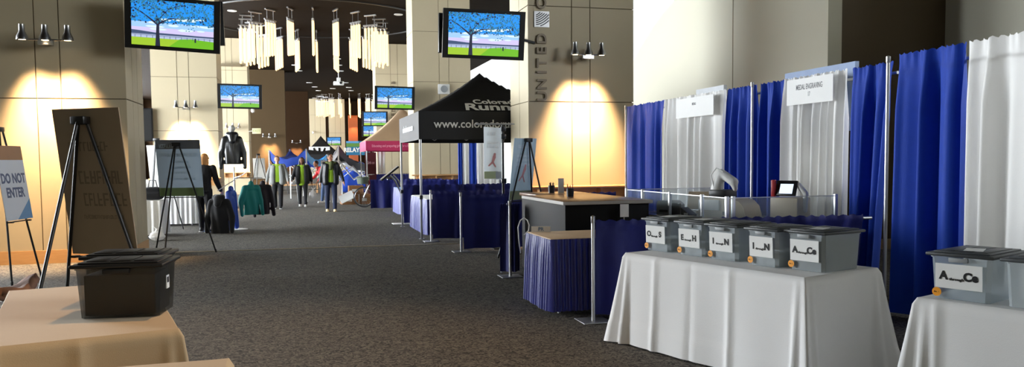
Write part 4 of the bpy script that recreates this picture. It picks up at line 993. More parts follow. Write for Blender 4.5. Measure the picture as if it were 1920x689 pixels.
# half collapsed canopies with sagging cloth
def slump(label, corners, sag, mats, seed, legs=True, truss=True):
    """corners: four (px,py,Y) peaks; cloth hangs between them"""
    P = [aty(*c) for c in corners]; c0 = sum(P, Vector()) / 4
    t = thing('collapsed_canopy', label, 'canopy', (c0.x, c0.y, 0)); rs = random.Random(seed); ph = rs.random() * 6
    L_ = [p - Vector((c0.x, c0.y, 0)) for p in P]
    parts = len(mats)
    for k, mt in enumerate(mats):
        u0, u1 = k / parts, (k + 1) / parts; mb = MB()
        def fn(u, v):
            u = u0 + (u1 - u0) * u
            p = L_[0] * (1 - u) * (1 - v) + L_[1] * u * (1 - v) + L_[2] * u * v + L_[3] * (1 - u) * v
            s_ = 1 - (abs(2 * u - 1) ** 2.0) * (abs(2 * v - 1) ** 2.0)
            w_ = math.sin(PI * u) * math.sin(PI * v)
            z = p.z - sag * s_ ** .8 + .05 * math.sin(u * 14 + ph) * math.sin(v * 11 + ph)
            return (p.x, p.y + .05 * math.sin(u * 9 + ph), z)
        mb.grid(fn, 24 // parts + 4, 16, smooth=True); mb.build('cloth', mt, t)
    for e in ((0, 1), (3, 2), (0, 3), (1, 2)):
        mb = MB(); a, b = L_[e[0]], L_[e[1]]; mt = mats[0] if e != (1, 2) else mats[-1]
        mb.grid(lambda u, v: ((a.x + (b.x - a.x) * u), (a.y + (b.y - a.y) * u) - .01 + .03 * math.sin(u * 8 + ph) * v, (a.z + (b.z - a.z) * u) - sag * (1 - abs(2 * u - 1) ** 2.0) ** .8 - .30 * v + .02 * math.sin(u * 21 + ph)), 20, 3); mb.build('valance', mt, t)
    for l in L_:
        MB().bb(l.x - .025, l.x + .025, l.y - .025, l.y + .025, .002, l.z - .02).build('leg', WHITEM, t)
    mb = MB()
    for e in ((0, 1), (1, 2), (2, 3), (3, 0)):
        a, b = L_[e[0]], L_[e[1]]
        for k in range(2):
            p0, p1 = a.lerp(b, k / 2), a.lerp(b, (k + 1) / 2); mb.tube([(p0.x, p0.y, p0.z * .45), (p1.x, p1.y, p1.z * .78 - sag * .3)], .018, 5); mb.tube([(p0.x, p0.y, p0.z * .78 - sag * .3), (p1.x, p1.y, p1.z * .45)], .018, 5)
    mb.build('truss', WHITEM, t)
    return t
CB1, CB2, CB3 = M('sky_blue_canopy', (52, 150, 214), 0.5, var=0.1), M('royal_canopy', (34, 70, 170), 0.5, var=0.15), M('navy_canopy', (26, 30, 52), 0.6, var=0.15)
CW = M('white_canopy', (226, 228, 232), 0.5, var=0.04)
slump('collapsed blue canopy with peaked corners behind the walkers', ((504, 282, 31.0), (574, 279, 30.6), (612, 290, 33.4), (543, 280, 33.6)), .34, [CB2, CB1], 3)
slump('collapsed white and navy canopy behind the woman in the scarf', ((603, 300, 31.0), (634, 272, 30.8), (686, 306, 33.5), (640, 290, 34.0)), .22, [CW, CB3], 5)
q = aty(566, 292, 36); q2 = aty(640, 292, 36)
bk = canopy('black canopy with a white emblem peaking behind the blue one', q.x, 36, q2.x - q.x, 1.7, q.z - .2, .25, aty(603, 256, 36.8).z, CANB, WHITEM)
MB().box(((q2.x - q.x) * .45, .25, q.z + .21), (.9, .02, .42), (R(-35), 0, 0)).build('emblem_panel', CW, bk)
mb = MB(); 
for a_ in (0, 1, 2): mb.box(((q2.x - q.x) * .45 - .2 + .2 * a_, .235, q.z + .21), (.09, .02, .3), (R(-35), R(25 * (a_ - 1)), 0))
mb.build('emblem', BLACK, bk)
t = thing('folded_tent', 'blue and dark cloth heap of a folded tent beside the maroon banner', 'tent', (ax(670, 38.5), 38.5, 0)); mb = MB()
mb.cap((-.5, 0, .5), (.4, 0, .4), .55, .45, 12); mb.cap((-.2, 0, 1.0), (.1, 0, 1.15), .4, .3, 12); o = blob(mb, 'cloth', CB2, t, .05, 3); o.location.z = -min(v.co.z for v in o.data.vertices)

# ------------------------------------------------------------------ banner on crossbar by the bright pillar
bx = ax(943, 13.15); zb = aty(943, 233, 13.15).z
t = thing('banner_stand', 'black pole stand with a silver crossbar before the bright pillar', 'stand', (bx, 13.15, 0))
MB().tube([(0, 0, .01), (0, 0, zb + .02)], .02, 10).build('pole', BLACK, t); mb = MB(); mb.bb(-.22, .22, -.22, .22, .001, .012); mb.build('base_plate', BLACK, t)
xa, xb = ax(893, 13.15) - bx, 0.02 + ax(962, 13.15) - bx
MB().tube([(xa, -.03, zb), (xb, -.03, zb)], .014, 8).build('crossbar', ALU, t)
for z in (1.1, zb - .12, zb - .25): MB().bb(-.035, .05, -.04, .04, z, z + .08, .006).build('clamp', BLACKP, t)
a, b = aty(910, 238, 13.12), aty(940, 335, 13.12)
bn = thing('hanging_banner', 'pale translucent banner with a faint red runner hung from the crossbar', 'banner', ((a.x + b.x) / 2 - .02, 13.10, a.z), R(8)); w = (b.x - a.x) / 2 + .02; hh = a.z - b.z
mb = MB(); mb.grid(lambda u, v: ((u - .5) * 2 * w, .02 * math.sin(u * 5), -hh * v - .02 * u), 10, 12); mb.build('sheet', M('banner_film', (206, 212, 214), 0.6, var=0.04, trans=0.3), bn)
MB().bb(-w, w, -.004, -.001 , -hh, -hh * .86).build('green_band', M('banner_olive', (176, 186, 140), 0.6), bn)
mb = MB(); mb.cap((0, 0, -hh * .68), (.03, 0, -hh * .58), .02, .03, 8); mb.cap((.03, 0, -hh * .58), (.04, 0, -hh * .53), .02, .022, 8); mb.cap((0, 0, -hh * .68), (-.07, 0, -hh * .75), .018, .012, 8); mb.cap((0, 0, -hh * .68), (.05, 0, -hh * .77), .018, .012, 8)
for v in mb.b.verts: v.co.y = -.006 + v.co.y * .03
mb.build('runner_print', M('banner_red', (206, 140, 136), 0.6), bn)
ghost(bn, [(-.03, -hh * .17, w * .9, .06), (0, -hh * .34, w * 1.4, .045), (0, -hh * .41, w * 1.4, .045)], PAPER, -.022, 5)

# ------------------------------------------------------------------ curved display stand
p = atz(757, 421); pb = Vector((p.x, p.y, 0))
t = thing('display_kiosk', 'tilted dark display on curved chrome legs beside the canopy', 'display stand', pb)
for k, dx in enumerate((0, .10)):
    MB().tube([(0.02 + dx * .4, dx * 2, .02), (0.0 + dx, dx * 2, .4), (-.06 + dx, dx * 2, .75), (-.18 + dx, dx * 2, 1.02), (-.30 + dx, dx * 2, 1.16)], .018, 8).build('leg', CHROME, t)
mb = MB(); mb.box((-.30, .1, 1.20), (.52, .34, .035), (0, R(-38), 0), .01); mb.build('display_panel', BLACKP, t)
mb = MB(); mb.box((-.309, .1, 1.222), (.5, .32, .006), (0, R(-38), 0)); mb.build('display_rim', ALU, t)
MB().bb(-.25, .2, -.12, .3, .001, .015, .004).build('base_plate', WHITEM, t)

# ------------------------------------------------------------------ bicycle
p = atz(683, 389.5)
t = thing('bicycle', 'red step-through bicycle with a front basket beside the blue drapes', 'bicycle', (p.x, p.y + .1, 0), R(-12))
REDB = M('bike_red', (150, 36, 42), 0.35); TYRE = M('tyre_rubber', (20, 20, 20), 0.7)
for cx_ in (0, 1.06):
    w = MB(); w.tube([(cx_ + .315 * math.cos(2 * PI * k / 32), 0, .335 + .315 * math.sin(2 * PI * k / 32)) for k in range(32)], .02, 8, close=True); wh = w.build('wheel', TYRE, t)
    mb = MB(); mb.tube([(cx_ + .29 * math.cos(2 * PI * k / 32), 0, .335 + .29 * math.sin(2 * PI * k / 32)) for k in range(32)], .012, 6, close=True); mb.build('rim', CHROME, wh)
    mb = MB()
    for k in range(18): a = 2 * PI * k / 18; mb.tube([(cx_, .02 * (-1) ** k, .335), (cx_ + .285 * math.cos(a), 0, .335 + .285 * math.sin(a))], .0022, 4)
    mb.build('spokes', CHROME, wh)
    MB().lathe([(.0, -.05), (.03, -.05), (.03, .05), (0, .05)], (cx_, 0, .335), 10, (0, 1, 0)).build('hub', CHROME, wh)
mb = MB(); mb.tube([(.20, 0, .80), (.40, 0, .42), (.56, 0, .30)], .028, 8); mb.tube([(.56, 0, .30), (.74, 0, .72)], .02, 8); mb.tube([(.56, 0, .30), (1.06, .05, .335)], .014, 6); mb.tube([(.70, 0, .62), (1.06, .05, .335)], .012, 6); mb.tube([(.17, 0, .88), (.21, 0, .72)], .025, 8); mb.bb(.38, .62, -.035, .035, .26, .40, .02); mb.build('frame', REDB, t)
mb = MB(); mb.tube([(.20, .05, .74), (.10, .05, .55), (0, .05, .335)], .014, 6); mb.tube([(.20, -.05, .74), (.10, -.05, .55), (0, -.05, .335)], .014, 6); mb.build('fork', CHROME, t)
mb = MB(); mb.tube([(.17, 0, .88), (.14, 0, 1.02)], .014, 8); mb.tube([(.32, -.28, 1.06), (.18, -.22, 1.06), (.13, 0, 1.03), (.18, .22, 1.06), (.32, .28, 1.06)], .012, 8); mb.build('handlebar', CHROME, t)
mb = MB(); mb.cap((.68, 0, .93), (.88, 0, .95), .035, .06, 10, None); mb.cap((.80, 0, .94), (.88, 0, .95), .07, .085, 10)
for v in mb.b.verts: v.co.z = .93 + (v.co.z - .93) * .5
blob(mb, 'saddle', BLACKP, t, .012); MB().tube([(.74, 0, .70), (.78, 0, .92)], .014, 8).build('seat_post', CHROME, t)
mb = MB().use(M('basket_wire', (96, 106, 92), 0.5, 0.4))
mb.grid(lambda u, v: ((-.02 + (.17 + .04 * v) * math.cos(2 * PI * u)), (.19 + .04 * v) * math.sin(2 * PI * u), .76 + .22 * v), 24, 5, closeu=True)
mb.tube([(-.02 + .21 * math.cos(2 * PI * k / 24), .23 * math.sin(2 * PI * k / 24), .98) for k in range(24)], .01, 6, close=True); mb.bb(-.17, .13, -.17, .17, .755, .765); mb.build('basket', None, t)
MB().tube([(.02, .15, .98), (-.04, .1, 1.14), (-.04, -.1, 1.14), (.02, -.15, .98)], .008, 6).build('basket_handle', CHROME, t)
mb = MB(); mb.grid(lambda u, v: (1.06 + .36 * math.cos(R(-10) + R(200) * u), (v - .5) * .06, .335 + .36 * math.sin(R(-10) + R(200) * u)), 18, 2); mb.build('fender', M('fender_green', (104, 120, 88), 0.5), t)
mb = MB(); mb.lathe([(0, -.01), (.09, -.01), (.09, .01), (0, .01)], (.56, -.05, .30), 16, (0, 1, 0)); mb.tube([(.56, -.06, .30), (.46, -.06, .17)], .01, 6); mb.bb(.42, .5, -.13, -.06, .15, .18); mb.build('crank', CHROME, t)
MB().tube([(.62, .08, .28), (.72, .2, .012)], .01, 6).build('kickstand', CHROME, t)
q = Vector((t.location.x, t.location.y, 0)) + Vector((.02, .02, 0))
sack('white plastic bag stuffed into the bicycle basket', (q.x + .02, q.y, .80), .10, 8, BAGW, sq=.9)

# ------------------------------------------------------------------ boxes, banners and small far things
def carton(label, px, py, Y, w, d, h, rz=0, z=0.001, tilt=0, mat=CARD):
    p = aty(px, py, Y); t = thing('cardboard_box', label, 'box', (p.x, Y, z), rot=(0, tilt, rz))
    MB().bb(-w / 2, w / 2, -d / 2, d / 2, 0, h, .006).build('carton', mat, t)
    MB().bb(-.03, .03, -d / 2 - .001, d / 2 + .001, h - .001, h + .001).build('tape', M('packing_tape', (186, 150, 104), 0.3), t)
    MB().bb(-w * .3, w * .1, -d / 2 - .002, -d / 2, h * .3, h * .6).build('box_label', PAPER, t)
carton('low brown cardboard box at the bottom of the heap left of the bicycle', 655, 380, 28.4, .56, .5, .34, .1)
carton('brown cardboard box on the right end of the heap near the basket', 686, 380, 28.5, .42, .5, .34, -.1)
carton('upper cardboard box resting on top of the heap', 667, 360, 28.4, .5, .42, .30, .05, .349)
o = MB().box((0, 0, 0), (.5, .02, .34), (R(-40), R(-25), 0)).build('white_flap_sheet', PAPER); q = aty(650, 372, 27.9); o.location = (q.x, q.y, .27); tag(o, 'white sheet propped against the cardboard boxes', 'sheet')
q = aty(640, 372, 28.9); t = thing('folding_stand', 'white folded table leaning with its legs by the boxes', 'table', (q.x - .15, 28.9, 0)); mb = MB(); mb.box((0, 0, .42), (.32, .03, .78), (R(8), 0, 0), .008); mb.build('tabletop', WHITEM, t); MB().tube([(-.1, .08, .002), (-.1, .08, .5)], .012).build('leg', ALU, t); MB().tube([(.1, .08, .002), (.1, .08, .5)], .012).build('leg', ALU, t)
a, b = aty(649, 265, 46), aty(692, 291, 46)
t = thing('relay_banner', 'blue and green relay zone banner hanging far down the hall', 'banner', ((a.x + b.x) / 2, 46, 0)); w = (b.x - a.x) / 2
MB().bb(-w, w, -.02, .02, b.z, a.z).build('sheet', M('banner_teal', (38, 112, 152), 0.6), t); MB().bb(-w, w, -.026, -.021, a.z - .32, a.z - .12).build('green_band', M('banner_green', (96, 140, 66), 0.6), t); MB().bb(-w, w * .1, -.026, -.021, a.z - .11, a.z).build('blue_band', M('banner_sky', (96, 160, 210), 0.6), t)
text('lettering', 'RELAY ZONE', .33, PAPER, t, (.12, -.03, b.z + .28), (1, 0, 0), (0, 0, 1), .002, .012, wide=.92)
for x in (-w + .03, w - .03): MB().tube([(x, .03, .005), (x, .03, a.z)], .025, 8).build('pole', BLACK, t)
a, b = aty(684, 286, 32.6), aty(706, 332, 32.6)
t = thing('maroon_banner', 'maroon upright banner under the tan canopy', 'banner', ((a.x + b.x) / 2, 32.6, 0)); w = (b.x - a.x) / 2
MB().bb(-w, w, -.01, .01, .08, a.z).build('sheet', M('banner_maroon', (92, 34, 44), 0.6), t); MB().bb(-w - .03, w + .03, -.1, .1, .001, .08, .01).build('base', ALU, t); text('lettering', 'Girls on', .16, M('pale_pink', (210, 170, 180), .6), t, (0, -.014, a.z - .42), (1, 0, 0), (0, 0, 1), .001, .003, wide=.6)
a, b = aty(708, 284, 32.5), aty(722, 326, 32.5)
t = thing('hanging_cloth', 'white shirt-like cloth hanging under the tan canopy', 'cloth', (0, 0, 0)); mb = MB(); mb.grid(lambda u, v: (a.x + (b.x - a.x) * u, 32.4 + .02 * math.sin(u * 12), a.z + .25 - (a.z + .25 - b.z) * v), 10, 6); mb.build('cloth_sheet', WHITEC, t)
# exit sign, cameras, projector
p = aty(481, 246, 40.1); t = thing('exit_sign', 'small pale exit sign on the third left pillar', 'sign', p)
MB().bb(-.2, .2, -.03, .04, -.13, .13, .01).build('box', M('exit_cream', (206, 200, 160), 0.5), t); text('lettering', 'EXIT', .17, M('exit_green', (150, 160, 110), 0.5), t, (0, -.033, 0), (1, 0, 0), (0, 0, 1), .001, .004); MB().tube([(-.2, 0, 0), (L3[1] - p.x, .39, 0)], .02, 6).build('bracket', ALU, t)
def domecam(label, px, py, Y, wallp):
    p = aty(px, py, Y); t = thing('security_camera', label, 'camera', p); MB().lathe([(0, -.1), (.06, -.08), (.09, -.02), (.09, .05), (.05, .1), (0, .1)], seg=14).build('housing', WHITEM, t); MB().lathe([(0, -.125), (.05, -.1), (.065, -.06)], seg=14).build('dome', BLACKP, t); MB().tube([(0, 0, .06), tuple(Vector(wallp) - p)], .018, 6).build('arm', ALU, t)
q = aty(473, 205, 40.3); domecam('white dome camera beside the second left screen', 474, 208, 40.2, (L3[1] - .01, 40.5, q.z + .1))
q = aty(588, 250, 77.7); domecam('black dome camera on the white end pillar', 587, 249, 77.5, (q.x, 78, q.z + .2))
p = aty(635, 155, 52); t = thing('hanging_projector', 'white projector hanging from the ceiling beyond the front chandelier', 'projector', p)
MB().bb(-.32, .32, -.25, .25, -.16, .06, .03).build('case', WHITEM, t); MB().lathe([(0, -.28), (.08, -.28), (.08, -.25), (0, -.25)], (.12, 0, -.04), 12, (0, 1, 0)).build('lens', BLACK, t); MB().tube([(0, 0, .06), (0, 0, ZC - p.z)], .03, 8).build('pole', ALU, t)
MB().bb(-.12, .12, -.1, .1, .06, .3, .01).build('mount', WHITEM, t)
p = aty(833, 167, 27.15); t = thing('wall_speaker', 'white box with a round horn on the second right pillar', 'speaker', (p.x, 27.3, p.z)); MB().bb(-.2, .2, -.1, 0, -.17, .17, .02).build('box', WHITEM, t); MB().lathe([(0, .0), (.1, .0), (.12, .03), (.0, .01)], (0, -.1, 0), 16, (0, -1, 0)).build('horn', GREYP, t)
p = aty(1192, 215, 15.6); t = thing('number_sign', 'small slate sign with a 3 peeking out beside the lettered pillar', 'sign', (p.x, 15.6, p.z)); MB().bb(-.16, .2, -.02, .02, -.12, .12, .005).build('plate', M('slate_plate', (62, 76, 104), .6), t)
text('lettering', '3', .16, PAPER, t, (-.06, -.023, 0), (1, 0, 0), (0, 0, 1), .001, .003); MB().tube([(0, .0, -.12), (0, 0, -p.z + .01)], .02, 8).build('pole', BLACK, t); MB().lathe([(0, -p.z + .001), (.16, -p.z + .001), (.16, -p.z + .012), (0, -p.z + .012)]).build('base', BLACK, t)
# black railings behind the walkers
def railing(label, x0, x1, Y):
    a, b = ax(x0, Y), ax(x1, Y); t = thing('metal_railing', label, 'railing', (a, Y, 0)); w = b - a
    mb = MB(); mb.tube([(0, 0, .003), (0, 0, 1.05), (w, 0, 1.05), (w, 0, .003)], .02, 8); mb.build('frame', BLACK, t); MB().tube([(0, 0, .2), (w, 0, .2)], .015, 6).build('lower_rail', BLACK, t)
    mb = MB()
    for k in range(1, 14): mb.tube([(w * k / 14, 0, .2), (w * k / 14, 0, 1.05)], .009, 5)
    mb.build('bars', BLACK, t)
railing('black railing seen between the grey hoodie and the teal jacket', 494, 538, 38.0); railing('black railing seen between the two middle walkers', 540, 596, 38.3)
t = thing('wooden_bench', 'low wooden bench along the far wall behind the walkers', 'bench', (ax(486, 39.2), 39.2, 0)); w = ax(600, 39.2) - ax(486, 39.2)
MB().bb(0, w, 0, .5, .36, .44, .01).build('seat', WOOD, t)
for k in range(4): MB().bb(.1 + (w - .3) * k / 3, .2 + (w - .3) * k / 3, .05, .45, 0.001, .36).build('leg', WOOD, t)

# ------------------------------------------------------------------ clothing display on the left
p = atz(442, 431)
rk = thing('garment_rack', 'chrome garment stand with sloping arms in the left middle', 'garment rack', (p.x, p.y, 0)); GX, GY = p.x, p.y
MB().lathe([(0, .001), (.26, .001), (.26, .012), (.04, .03), (0, .03)], seg=24).build('base', WHITEM, rk); MB().tube([(0, 0, .03), (0, 0, 1.40)], .016, 10).build('pole', CHROME, rk)
def gp(px, py, dy=0.0): v = aty(px, py, GY + dy); return (v.x - GX, dy, v.z)
MB().tube([gp(408, 358, -.80), (0, 0, gp(440, 338)[2]), gp(466, 320, .15)], .012, 8).build('arm', CHROME, rk)
MB().tube([gp(452, 330, -.2), (0, 0, gp(440, 334)[2]), gp(492, 334, .0)], .010, 8).build('arm', CHROME, rk)
def garment(name, label, cat, loc, rz, mat, wsh, length, sleeve, hood=False, depth=.13, hollow=None, extra=None, vox=.014):
    t = thing(name, label, cat, loc, rz); mb = MB()                         # origin at collar; hangs down -z
    rg = []
    for k in range(15):
        u = k / 14; z = -.03 - (length - .03) * u; hw = wsh * (.62 + .40 * min(1, u * 6)) * (1 - .06 * math.sin(PI * u)); dp = depth * (.6 + .4 * min(1, u * 5)) * (1 + .12 * math.sin(PI * u))
        rg.append([mb.b.verts.new((hw * math.cos(2 * PI * q_ / 20), dp * math.sin(2 * PI * q_ / 20), z)) for q_ in range(20)])
    for A_, B_ in zip(rg, rg[1:]):
        for q_ in range(20): mb.b.faces.new((A_[q_], A_[(q_ + 1) % 20], B_[(q_ + 1) % 20], B_[q_]))
    mb.b.faces.new(rg[0][::-1]); mb.b.faces.new(rg[-1])
    mb.cap((-wsh * .8, 0, -.06), (wsh * .8, 0, -.06), .07, .07, 10); mb.cap((0, 0, -.02), (0, 0, .04), .07, .06, 10)
    for s_ in (-1, 1): mb.cap((s_ * wsh * .85, 0, -.07), (s_ * (wsh + .07), .01, -.07 - sleeve * .5), .075, .062, 10); mb.cap((s_ * (wsh + .07), .01, -.07 - sleeve * .5), (s_ * (wsh + .075), -.03, -.07 - sleeve), .062, .045, 10)
    rs = random.Random(int(loc[0] * 100)); 
    o = blob(mb, 'garment_body', mat, t, vox, 3)
    for v in o.data.vertices: v.co.y += .014 * math.sin(v.co.x * 34 + v.co.z * 6) * min(1, -v.co.z * 3 + .1)
    if name != 'hooded_jacket': MB().tube([(0, 0, .02), (0, 0, .085), (.02, 0, .105), (.035, 0, .09)], .006, 6).build('hanger_hook', CHROME, t)
    if hood:
        mb = MB(); mb.cap((0, -.07, .0), (0, -.12, -.10), .10, .075, 12); mb.cap((-.07, -.03, .03), (.07, -.03, .03), .07, .07, 10); blob(mb, 'hood', mat, t, vox, 3)
    return t
SHINY = M('shiny_black_shell', (34, 36, 40), 0.3, var=0.2, scale=8, bump=0.3, bscale=14, spec=.6)
TEAL = M('teal_fleece', (18, 120, 116), 0.7, var=0.1); BLUEJ = M('blue_shell', (38, 72, 168), 0.45, var=0.12); DKJ = M('dark_plum', (36, 28, 34), 0.8)
tz = gp(435, 254)[2]
g = garment('hooded_jacket', 'shiny black hooded jacket on the raised display torso', 'jacket', (GX - .02, GY - .0, tz - .02), R(6), SHINY, .175, .62, .62, True, .125)
# the white torso form
tf = thing('mannequin_torso', 'white mannequin torso wearing the shiny hooded jacket', 'mannequin', (GX - .02, GY, 0)); mb = MB()
mb.cap((0, 0, tz + .11), (0, .0, tz + .17), .055, .05, 12); mb.ell((0, -.005, tz + .15), (.075, .085, .07)); blob(mb, 'neck_form', WHITEM, tf, .012, 3)
v = gp(470, 336); garment('teal_jacket', 'teal long sleeved top hanging on the garment stand', 'jacket', (GX + v[0], GY + .02, v[2] - .14), R(38), TEAL, .19, .66, .58, False, .06)
v = gp(487, 338); garment('dark_jacket', 'dark jacket hanging behind the teal top', 'jacket', (GX + v[0] + .04, GY + .42, v[2] - .12), R(38), DKJ, .18, .68, .62, False, .05)
v = gp(444, 346); garment('blue_jacket', 'blue jacket hung edge on left of the teal top', 'jacket', (GX + v[0] - .10, GY - .38, v[2] - .12), R(76), BLUEJ, .16, .70, .75, False, .07)
v = gp(412, 362); garment('black_jacket', 'black jacket hanging low on the left arm of the garment stand', 'jacket', (GX + v[0] + .06, GY - .80, v[2] - .10), R(-15), BLACKC, .19, .76, .62, True, .12)

# ------------------------------------------------------------------ people
SK1, SK2, SK3 = M('skin_light', (206, 156, 128), 0.55, var=0.05), M('skin_brown', (120, 78, 56), 0.55, var=0.05), M('skin_tan', (168, 116, 88), 0.55, var=0.05)
LIME = M('lime_shirt', (150, 190, 44), 0.8, var=0.08); GREYH = M('grey_hoodie', (136, 138, 136), 0.9, var=0.1, bump=.1); BLKT = M('black_trousers', (22, 22, 26), 0.85); JEAN = M('dark_jeans', (34, 42, 66), 0.85, var=0.15); OLIVE = M('olive_scarf', (78, 84, 46), 0.9, var=0.12, bump=.2)
HAIRD, HAIRB = M('dark_hair', (30, 22, 20), 0.5, var=0.2), M('blond_hair', (196, 140, 86), 0.5, var=0.2); WSH = M('white_shoe', (232, 232, 230), 0.5); REDT = M('red_top', (206, 60, 64), 0.8); JBLUE = M('mid_jeans', (70, 92, 130), 0.85, var=.1)
def person(label, loc, rz, hgt, skin, step=0.18, arms=((.10, -.05), (.10, .05)), bend=0.0, top=None, jacket=None, trousers=BLKT, shoe=BLACKP, sole=None, hair=None, hairstyle='short', head_turn=0.0, scarf=None, elbow=(.15, .15), open_jacket=True, long_top=False, stripe=None, build=1.0, jacket_len=.86):
    """local: facing -y; x>0 is the person's left"""
    s = hgt / 1.72; t = thing('person', label, 'person', loc, rz); J = {}
    def V(x, y, z): return Vector((x * s, y * s, z * s))
    hip, chest, neck = V(0, 0, .93), V(0, -.02 - bend * .30, 1.30 - bend * .06), V(0, -.02 - bend * .5, 1.46 - bend * .12)
    hc = neck + V(0, -.03 - bend * .05, .135)
    legs = []
    for sd in (-1, 1):
        dy = -step * sd; hp = V(.09 * sd, 0, .90); an = V(.10 * sd, dy, .075 if True else 0)
        kn = (hp + an) / 2 + V(.01 * sd, -.045 - (0.04 if dy > 0 else 0), .01); legs.append((hp, kn, an, dy))
    armj = []
    for i, sd in enumerate((-1, 1)):
        sh = chest + V(.175 * sd * build, .01, .10); out, fw = arms[i]
        el = sh + V(out * sd, -fw, -.28); wr = el + V(out * .35 * sd, -fw - elbow[i], -.235 + elbow[i] * .25); hd = wr + (wr - el).normalized() * .085 * s
        armj.append((sh, el, wr, hd, sd))
    b = MB(); c = b.cap
    c(hip, V(0, -.005, 1.08), .135 * s, .125 * s, 12, (1.1, .75)); c(V(0, -.005, 1.08), chest, .125 * s, .15 * s, 12, (1.08, .72)); c(chest + V(-.11, 0, .09), chest + V(.11, 0, .09), .065 * s, .065 * s, 10)
    c(neck - V(0, 0, .08), neck + V(0, -.01, .05), .062 * s, .052 * s, 10)
    for hp, kn, an, dy in legs:
        c(hp, kn, .088 * s, .056 * s, 10); c(kn, an, .056 * s, .036 * s, 10); c(an + V(0, .03, -.04), an + V(0, -.14, -.045), .036 * s, .030 * s, 8)
    for sh, el, wr, hd, sd in armj:
        c(sh, el, .052 * s, .040 * s, 10); c(el, wr, .040 * s, .027 * s, 10); dr = (wr - el).normalized(); sdv = Vector((0, 1, 0)).cross(dr).normalized(); fy = Vector((0, 1, 0))
        c(wr, hd, .026 * s, .032 * s, 8)
        for k in range(4):
            r0 = hd + fy * (k - 1.5) * .019 * s + dr * .01; ln = (.05, .06, .057, .045)[k] * s; mid = r0 + dr * ln; c(r0, mid, .0095 * s, .009 * s, 6); c(mid, mid + (dr - sdv * sd * .0 + Vector((-.5 * sd, 0, 0))).normalized() * .028 * s, .009 * s, .008 * s, 6)
        c(wr + dr * .03 * s - fy * .02 * s, wr + dr * .07 * s - fy * .048 * s, .011 * s, .009 * s, 6)
    # head, turned about the neck
    Q = Matrix.Rotation(head_turn, 4, 'Z')
    def HP(x, y, z): return hc + (Q @ Vector((x, y, z))) * s
    b.ell(hc + V(0, 0, .025), (.076 * s, .092 * s, .105 * s)); c(HP(0, -.03, -.045), HP(0, -.045, -.075), .058 * s, .036 * s, 10); c(HP(0, -.085, .015), HP(0, -.108, -.022), .010 * s, .014 * s, 6)
    for sd in (-1, 1): c(HP(.076 * sd, .01, .02), HP(.08 * sd, .015, -.015), .016 * s, .012 * s, 6)
    c(HP(-.035, -.082, .035), HP(.035, -.082, .035), .012 * s, .012 * s, 6)
    blob(b, 'body', skin, t, .0075 * s, 3)
    for sd in (-1, 1): MB().ell(HP(.031 * sd, -.088, .018), (.011 * s, .008 * s, .008 * s), 8).build('eye', BLACK, t)
    MB().ell(HP(0, -.094, -.052), (.024 * s, .008 * s, .006 * s), 8).build('mouth', M('lip', (150, 80, 76), .5), t)
    # trousers
    b = MB(); c = b.cap; c(V(0, 0, .90), V(0, -.003, 1.0), .152 * s, .146 * s, 12, (1.12, .82))
    for hp, kn, an, dy in legs: c(hp, kn, .105 * s, .075 * s, 10); c(kn, an + V(0, .0, .03), .075 * s, .060 * s, 10)
    blob(b, 'trousers', trousers, t, .012 * s, 3)
    if stripe:
        for hp, kn, an, dy in legs:
            sd = 1 if hp.x > 0 else -1; MB().tube([hp + V(.10 * sd, -.03, -.1), kn + V(.07 * sd, -.03, 0), an + V(.055 * sd, -.02, .1)], .02 * s, 6).build('trouser_stripe', stripe, t)
    for hp, kn, an, dy in legs:
        b = MB(); b.cap(an + V(0, .045, -.032), an + V(0, -.15, -.036), .043 * s, .036 * s, 10); b.cap(an + V(0, .01, 0), an + V(0, .01, .03), .048 * s, .05 * s, 10)
        for v in b.b.verts: v.co.z = max(v.co.z, .012 * s)
        sh_ = blob(b, 'shoe', shoe, t, .008 * s, 2)
        MB().box(tuple(an * 1.0 + V(0, -.05, 0) + Vector((0, 0, -an.z + .010 * s))), (.085 * s, .27 * s, .018 * s), None, .006).build('sole', sole or shoe, sh_)
    # shirt
    if top:
        b = MB(); c = b.cap; lo = .80 if long_top else .93
        c(V(0, -.004, lo), V(0, -.004, 1.08), .158 * s, .148 * s, 12, (1.1, .84)); c(V(0, -.004, 1.08), chest, .148 * s, .168 * s, 12, (1.1, .78)); c(chest + V(-.12, 0, .09), chest + V(.12, 0, .09), .078 * s, .078 * s, 10); c(chest + V(0, 0, .08), neck - V(0, 0, .03), .1 * s, .068 * s, 10)
        for v in b.b.verts: v.co.z = max(v.co.z, (lo - .06) * s)
        if not jacket:
            for sh, el, wr, hd, sd in armj: c(sh, el, .066 * s, .054 * s, 10); c(el, wr, .054 * s, .042 * s, 10)
        blob(b, 'shirt', top, t, .012 * s, 3)
    if jacket:
        b = MB(); c = b.cap
        xs = (-1, 1) if open_jacket else (0,)
        for sd in xs:
            off = .142 * sd; fl_ = (1, 1.62) if open_jacket else (1.5, 1.5)
            c(V(off, .0, jacket_len), V(off, .0, 1.08), .10 * s * build, .10 * s * build, 10, fl_); c(V(off, .0, 1.08), chest + V(off * .8, .01, .05), .10 * s * build, .10 * s, 10, fl_)
        c(V(0, .075, jacket_len), chest + V(0, .07, .08), .10 * s, .10 * s, 12, (1.6, .8))
        c(chest + V(-.13, .015, .09), chest + V(.13, .015, .09), .078 * s, .078 * s, 10); c(neck + V(-.05, .05, -.04), neck + V(.05, .05, -.04), .05 * s, .05 * s, 10)
        for v in b.b.verts: v.co.z = max(v.co.z, (jacket_len - .08) * s)
        for sh, el, wr, hd, sd in armj: c(sh, el, .075 * s, .062 * s, 10); c(el, wr, .062 * s, .047 * s, 10)
        blob(b, 'jacket', jacket, t, .012 * s, 3)
